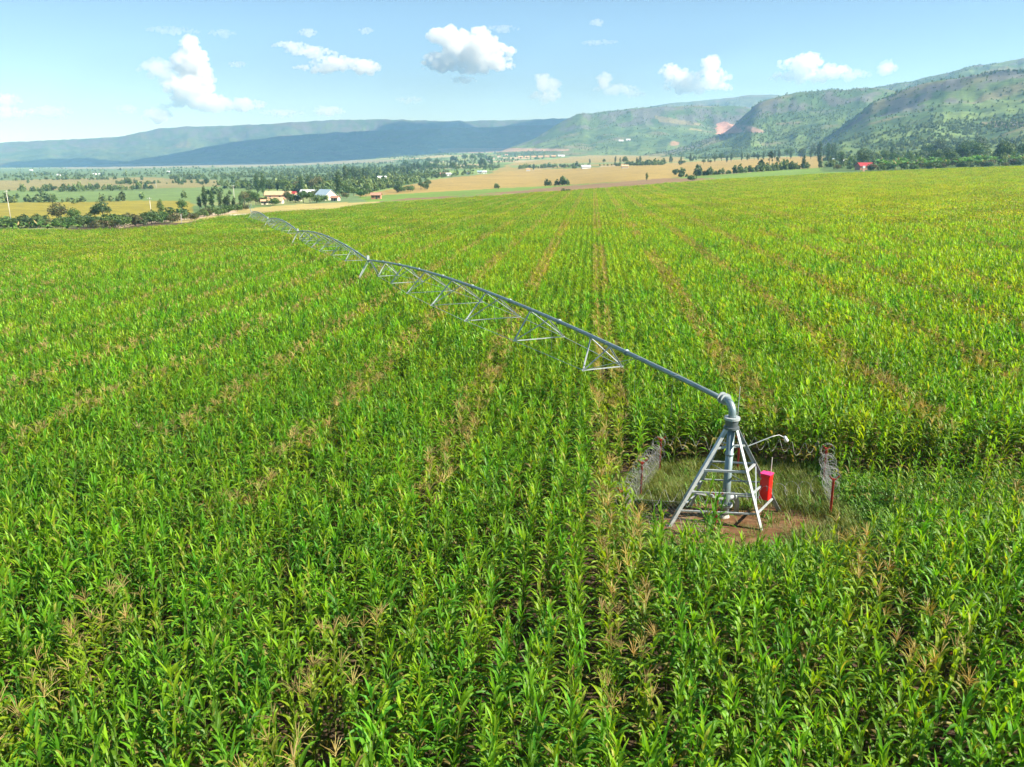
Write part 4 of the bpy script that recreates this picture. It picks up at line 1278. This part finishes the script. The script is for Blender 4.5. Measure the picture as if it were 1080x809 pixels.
for i, x in enumerate((549, 556, 563, 570, 577, 584, 592)):
    house(x, 166.5 - i * .15, 5 if i < 6 else 7, 'salmon' if i < 6 else 'white', 'rf_tan' if i < 6 else 'rf_white',
          'house in the distant row of pinkish houses at the foot of the hill' if i < 6 else 'larger white building ending the distant row of pinkish houses', rz=0, detail=False,
          group='distant row of pinkish houses' if i < 6 else None)
for x, y in ((520, 168), (526, 166), (534, 164), (515, 170), (541, 162.5)):
    house(x, y, 3.2, 'white', 'rf_rust', 'one of the scattered small houses climbing the far village slope', rz=10, detail=False, group='houses of the far village slope')
for x, y in ((100, 184.5), (106, 184.8), (33, 180.2), (178, 182), (195, 173.5), (62, 185.5)):
    house(x, y, 3.0, 'white', 'rf_white', 'tiny far white house in the tree belt across the valley', rz=0, detail=False, group='far white houses in the valley')
house(655, 149.5, 5, 'white', 'rf_white', 'long white building on the lower slope of the green hill', rz=0, detail=False, hills=True)
house(662.5, 148.5, 4.5, 'white', 'rf_white', 'taller white building beside the long one on the green hill', rz=0, h=4, detail=False, hills=True)
rh = house(911.5, 179, 15, 'clay', 'rf_red', 'house with a bright red sheet roof at the edge of the maize', 8, rz=4, h=2.8)
X, Y, Z = place(910.5, 181); mb = MB()
mb.box((0, 0, 1.0), (1.1, .9, 2.6)); sh = empty('latrine_hut', (X, Y, Z), 0, label='narrow orange hut with a white board before the red-roofed house', cat='hut')
mb.build('wall', M['salmon'], sh)
mb = MB(); mb.box((0, -.47, 3.0), (1.7, .1, 1.5)); mb.build('board', M['white'], sh)
house(891, 172, 5, 'white', 'rf_white', 'white-roofed house between slender trees, beyond the red-roofed one', rz=0, detail=False)
house(878.5, 170, 3, 'white', 'rf_blue', 'tiny pale house among the slender trees past the grain', rz=0, detail=False)
house(970.5, 171.5, 6.5, 'cream', 'rf_blue', 'house with a pale blue roof deep in the green grove', rz=0, detail=False)
house(930, 168, 5, 'cream', 'rf_white', 'pale-roofed house above and beyond the red-roofed one', rz=0, detail=False)
house(938, 168.5, 4, 'cream', 'rf_tan', 'small yellowish house next to the pale-roofed one in the grove', rz=0, detail=False)

# ------------------------------------------------------------------ poles
def pole(x, y, top, label, arm=True, thick=.13):
    X, Y, Z = place(x, y); dep = Y * CP - (Z - H) * SP; h = (y - top) / F * dep
    e = empty('utility_pole', (X, Y, Z), R(-.3, .3), label=label, cat='utility pole')
    mb = MB(); mb.tube([(0, 0, -.3), (0, 0, h)], [thick, thick * .7], 10); mb.build('shaft', M['timber'], e, smooth=True)
    if arm:
        mb = MB(); mb.box((0, -.12, h - .5), (1.7, .1, .12)); c = mb.build('crossarm', M['timber'], e)
        for q in (-.75, 0, .75):
            mb = MB(); mb.tube([(q, -.12, h - .44), (q, -.12, h - .3), (q, -.12, h - .22)], [.03, .06, .03], 8); mb.build('insulator', M['white'], c)
pole(13, 241, 202, 'pale leaning utility pole, tallest, in the hedge before the mustard-yellow field')
pole(160.5, 233.5, 209, 'pale utility pole rising from the shrubs at the bend of the hedge')
pole(248, 219, 196, 'pale utility pole beside the slender dark trees')
pole(192, 238, 226, 'short pale marker post at the edge of the maize', False, .10)
pole(165, 199, 192, 'distant thin pole standing in the tan valley plot', False, .16)

# ------------------------------------------------------------------ clouds: puffy bodies of thin white vapour
def cloud_mat(name, dens):
    m, nt, out = new_mat(name)
    v = N(nt, 'ShaderNodeVolumeScatter'); v.inputs['Color'].default_value = (1, 1, 1, 1); v.inputs['Density'].default_value = dens
    v.inputs['Anisotropy'].default_value = .35
    nt.links.new(v.outputs[0], out.inputs['Volume'])
    return m
CM = {}
rc_ = np.random.default_rng(77)
def cloud(blobs, dist, label, dens=.006, seed=0, flat=.6, group=None, detail=1.0):
    """blobs: (x, y, rx, ry) in the photograph's sky, at one distance; each becomes a cluster of round puffs with depth"""
    dens = dens * 2.2
    if dens not in CM: CM[dens] = cloud_mat('cloud_vapour', dens)
    blobs = [(x, y, rx * 1.2, ry * 1.12) for x, y, rx, ry in blobs]
    import bmesh
    bm = bmesh.new()
    cx = sum(b[0] for b in blobs) / len(blobs); cy = sum(b[1] for b in blobs) / len(blobs)
    d = ray(cx, cy); hl = math.hypot(d[0], d[1]); C = Vector((dist * d[0] / hl, dist * d[1] / hl, H + dist * d[2] / hl))
    sc = math.sqrt(dist ** 2 + (C.z - H) ** 2) / F * .97
    rd = Vector((d[1], -d[0], 0)).normalized(); fw = Vector((d[0], d[1], 0)).normalized()
    rmin = 1e9
    for (x, y, rx, ry) in blobs:
        mn = min(rx, ry); n = int(7 + 7 * max(rx, ry) / mn)
        for k in range(n * 4):
            small = k >= n
            a = rc_.normal(size=3); a /= np.linalg.norm(a)
            q = rc_.uniform(.75, 1.0) if small else rc_.uniform(.0, .8)
            rr = mn * (rc_.uniform(.16, .34) if small else rc_.uniform(.45, .7))
            if small and a[2] < -.15: a[2] *= -1
            taper = 1 - .35 * abs(a[0]) * (not small)
            rr *= taper
            ox = (x - cx) + a[0] * q * (rx - rr * .5); oz = -(y - cy) + a[2] * q * (ry - rr * .4); oy = a[1] * q * mn
            oz = max(oz, -(y - cy) - ry * .62 + rr * .4)          # a flattish base
            p = (rd * ox + fw * oy + Vector((0, 0, oz))) * sc
            if not small: rmin = min(rmin, rr * sc)
            bmesh.ops.create_icosphere(bm, subdivisions=2 if not small else 1, radius=rr * sc, matrix=Matrix.Translation(p) @ Matrix.Diagonal((1, 1, .85, 1)))
    me = bpy.data.meshes.new('cloud'); bm.to_mesh(me); bm.free()
    me.materials.append(CM[dens])
    o = add_mesh('cloud', me, label=label, cat='cloud', group=group); o.location = C
    ext = max(max(abs(b[0] - cx) + b[2] for b in blobs), 6) * sc
    m_ = o.modifiers.new('merge', 'REMESH'); m_.mode = 'VOXEL'; m_.voxel_size = max(ext / 95, rmin * .14)
    for k, (s_, a_) in enumerate(((1.0, .45), (.45, .35), (.2, .22))):
        tx = bpy.data.textures.new('puff', 'CLOUDS'); tx.noise_scale = rmin * s_ * 2.0; tx.noise_depth = 2
        dm = o.modifiers.new('puff', 'DISPLACE'); dm.texture = tx; dm.strength = rmin * a_ * 1.8; dm.mid_level = .5; dm.texture_coords = 'GLOBAL'
    return o
CL = 12500
cloud([(202,54,9,12),(196,68,12,14),(208,66,10,14)], CL, 'bright cauliflower head crowning the tower-shaped cloud', .005)
cloud([(170,76,17,10),(185,88,15,9)], CL, 'faint grey-white wing beside the tower-shaped cloud', .0022)
cloud([(205,106,22,12),(220,108,18,9),(252,110,20,7),(216,88,10,16),(222,112,42,6),(200,96,20,14)], CL, 'broad white foot of the tower-shaped cloud', .0045)
cloud([(330,57,22,6),(312,52,16,5),(355,66,24,7),(382,70,14,8),(345,72,30,5)], CL, 'long flat slanting cloud between the tower cloud and the heaped cloud', .0045)
cloud([(462,42,10,9),(478,44,16,13),(507,48,14,16),(520,66,18,9),(490,62,36,10),(465,66,18,10),(505,56,32,13),(497,70,42,7),(486,50,20,12)], CL, 'large heaped white cloud with a blue-grey base', .0045)
cloud([(489,85,12,4)], CL, 'small wisp tucked under the heaped cloud', .004)
cloud([(8,108,12,6),(6,120,22,8)], CL, 'low hazy cloud cut by the edge above the far escarpment', .005)
cloud([(54,120,16,7)], CL, 'faint low cloud above the flat-topped escarpment', .0035)
cloud([(133,116,9,5)], CL, 'tiny pale puff beside the foot of the tower cloud', .003)
cloud([(166,124,12,9)], CL, 'low rosy puff just above the escarpment', .0035)
cloud([(300,120,20,4),(345,118,16,6)], CL, 'thin rosy bank lying along the escarpment', .003)
cloud([(182,33,22,4)], CL, 'thin high streak above the tower cloud', .0014)
cloud([(235,36,12,4)], CL, 'small thin streak next to the high streak', .0014)
cloud([(325,35,9,4)], CL, 'small puff high above the slanting cloud', .003)
cloud([(386,33,7,3.5)], CL, 'tiny puff between the slanting cloud and the heaped cloud', .0025)
cloud([(250,68,8,3)], CL, 'tiny bright puff above the long slanting cloud', .003)
cloud([(432,106,14,4)], CL, 'faint flat puff low in the middle of the sky', .0014)
cloud([(530,31,16,4)], CL, 'thin grey wisp beside the heaped cloud', .0014)
cloud([(573,88,10,9),(583,92,8,7),(577,102,16,8)], CL, 'small two-headed cloud over the flat-topped hill', .0018)
cloud([(638,86,8,8),(650,95,22,6),(668,99,12,4)], CL, 'low slanting cloud between the two-headed cloud and the twin domes', .0018)
cloud([(708,76,10,8),(722,84,16,10),(748,72,10,10),(750,84,16,11),(735,92,30,8)], CL, 'twin-domed white cloud above the green hills', .0032)
cloud([(845,70,20,9),(852,67,12,9),(875,76,14,7),(850,80,30,7)], CL, 'wide white cloud above the rocky bluffs', .0032)
cloud([(897,80,16,6)], CL, 'hazy tail beside the wide white cloud', .0016)
cloud([(936,74,8,8)], CL, 'small round cloud over the climbing ridge', .0018)
cloud([(629,26,7,4),(632,44,18,3)], CL, 'small high grey puff over the middle of the sky', .0016)

def shade_cloud(cx, cy, cz, rx, ry, rz, n, label):
    import bmesh
    bm = bmesh.new()
    for k in range(n):
        a = rc_.uniform(0, 2 * PI); q = rc_.uniform(0, 1) ** .5; rr = rz * rc_.uniform(.7, 1.3)
        bmesh.ops.create_icosphere(bm, subdivisions=2, radius=rr, matrix=Matrix.Translation((math.cos(a) * q * rx, math.sin(a) * q * ry, rc_.uniform(-.2, .5) * rz)))
    me = bpy.data.meshes.new('cloud'); bm.to_mesh(me); bm.free(); me.materials.append(CM[max(CM)])
    o = add_mesh('cloud', me, label=label, cat='cloud'); o.location = (cx, cy, cz)
    m_ = o.modifiers.new('merge', 'REMESH'); m_.mode = 'VOXEL'; m_.voxel_size = rz * .2
    tx = bpy.data.textures.new('puff', 'CLOUDS'); tx.noise_scale = rz; dm = o.modifiers.new('puff', 'DISPLACE'); dm.texture = tx; dm.strength = rz * .5; dm.mid_level = .5
SHX, SHY = math.sin(math.radians(108)) / math.tan(math.radians(38)), math.cos(math.radians(108)) / math.tan(math.radians(38))
shade_cloud(-1150 + 1750 * SHX, 5350 + 1750 * SHY, 1750 + 100, 1650, 800, 330, 60, 'big cloud above the picture whose shadow lies on the escarpment')
shade_cloud(1030 + 900 * SHX, 1830 + 900 * SHY, 900 + 200, 150, 30, 34, 14, 'small cloud above the picture shading the dark cliff')
shade_cloud(300 + 1900 * SHX, 7000 + 1900 * SHY, 1900 + 100, 1500, 420, 300, 40, 'second cloud above the picture shading the skyline plateau')

# ------------------------------------------------------------------ air
mb = MB(); zt = 620.0
mb.box((0, 0, (zt - 420) / 2), (19600, 19600, zt + 420))
m, nt, out = new_mat('valley_air')
v = N(nt, 'ShaderNodeVolumePrincipled')
v.inputs['Color'].default_value = (.30, .60, 1.0, 1); v.inputs['Density'].default_value = 1.2e-4; v.inputs['Anisotropy'].default_value = .1
v.inputs['Absorption Color'].default_value = (.6, .8, 1, 1)
nt.links.new(v.outputs[0], out.inputs['Volume'])
mb.build('haze', m, kind='stuff', label='thin blue air filling the valley')

# ------------------------------------------------------------------ light
SUN_AZ = math.radians(108)      # clockwise from the view direction (+Y)
SUN_EL = math.radians(38)
w = bpy.data.worlds.new('World'); S.world = w; w.use_nodes = True
nt = w.node_tree
bg = nt.nodes['Background']
sky = nt.nodes.new('ShaderNodeTexSky'); sky.sky_type = 'NISHITA'; sky.sun_disc = False
sky.sun_elevation = SUN_EL; sky.sun_rotation = SUN_AZ
sky.altitude = 2200; sky.air_density = 1.0; sky.dust_density = .0; sky.ozone_density = 3.0
nt.links.new(sky.outputs[0], bg.inputs[0]); bg.inputs[1].default_value = .050
sl = bpy.data.lights.new('sun', 'SUN'); sl.energy = 5.0; sl.angle = math.radians(.53); sl.color = (1.0, .94, .84)
so = bpy.data.objects.new('sun', sl); COL.objects.link(so)
sv = Vector((math.sin(SUN_AZ) * math.cos(SUN_EL), math.cos(SUN_AZ) * math.cos(SUN_EL), math.sin(SUN_EL)))
so.rotation_euler = sv.to_track_quat('Z', 'Y').to_euler()

cam = bpy.data.cameras.new('camera'); co = bpy.data.objects.new('camera', cam); COL.objects.link(co)
cam.sensor_width = 36; cam.lens = F / 1080 * 36; cam.clip_start = .1; cam.clip_end = 60000
co.location = (0, 0, H); co.rotation_euler = (PI / 2 - PITCH, 0, 0)
S.camera = co
S.view_settings.view_transform = 'Standard'; S.view_settings.look = 'None'
S.view_settings.exposure = 1.5; S.view_settings.gamma = 1; S.view_settings.use_curve_mapping = False
cy = S.cycles
cy.max_bounces = 8; cy.diffuse_bounces = 3; cy.glossy_bounces = 2; cy.transmission_bounces = 4; cy.volume_bounces = 5; cy.transparent_max_bounces = 8
cy.use_denoising = True; cy.caustics_reflective = False; cy.caustics_refractive = False
cy.sample_clamp_indirect = 4
S.render.resolution_x = 1024; S.render.resolution_y = 767
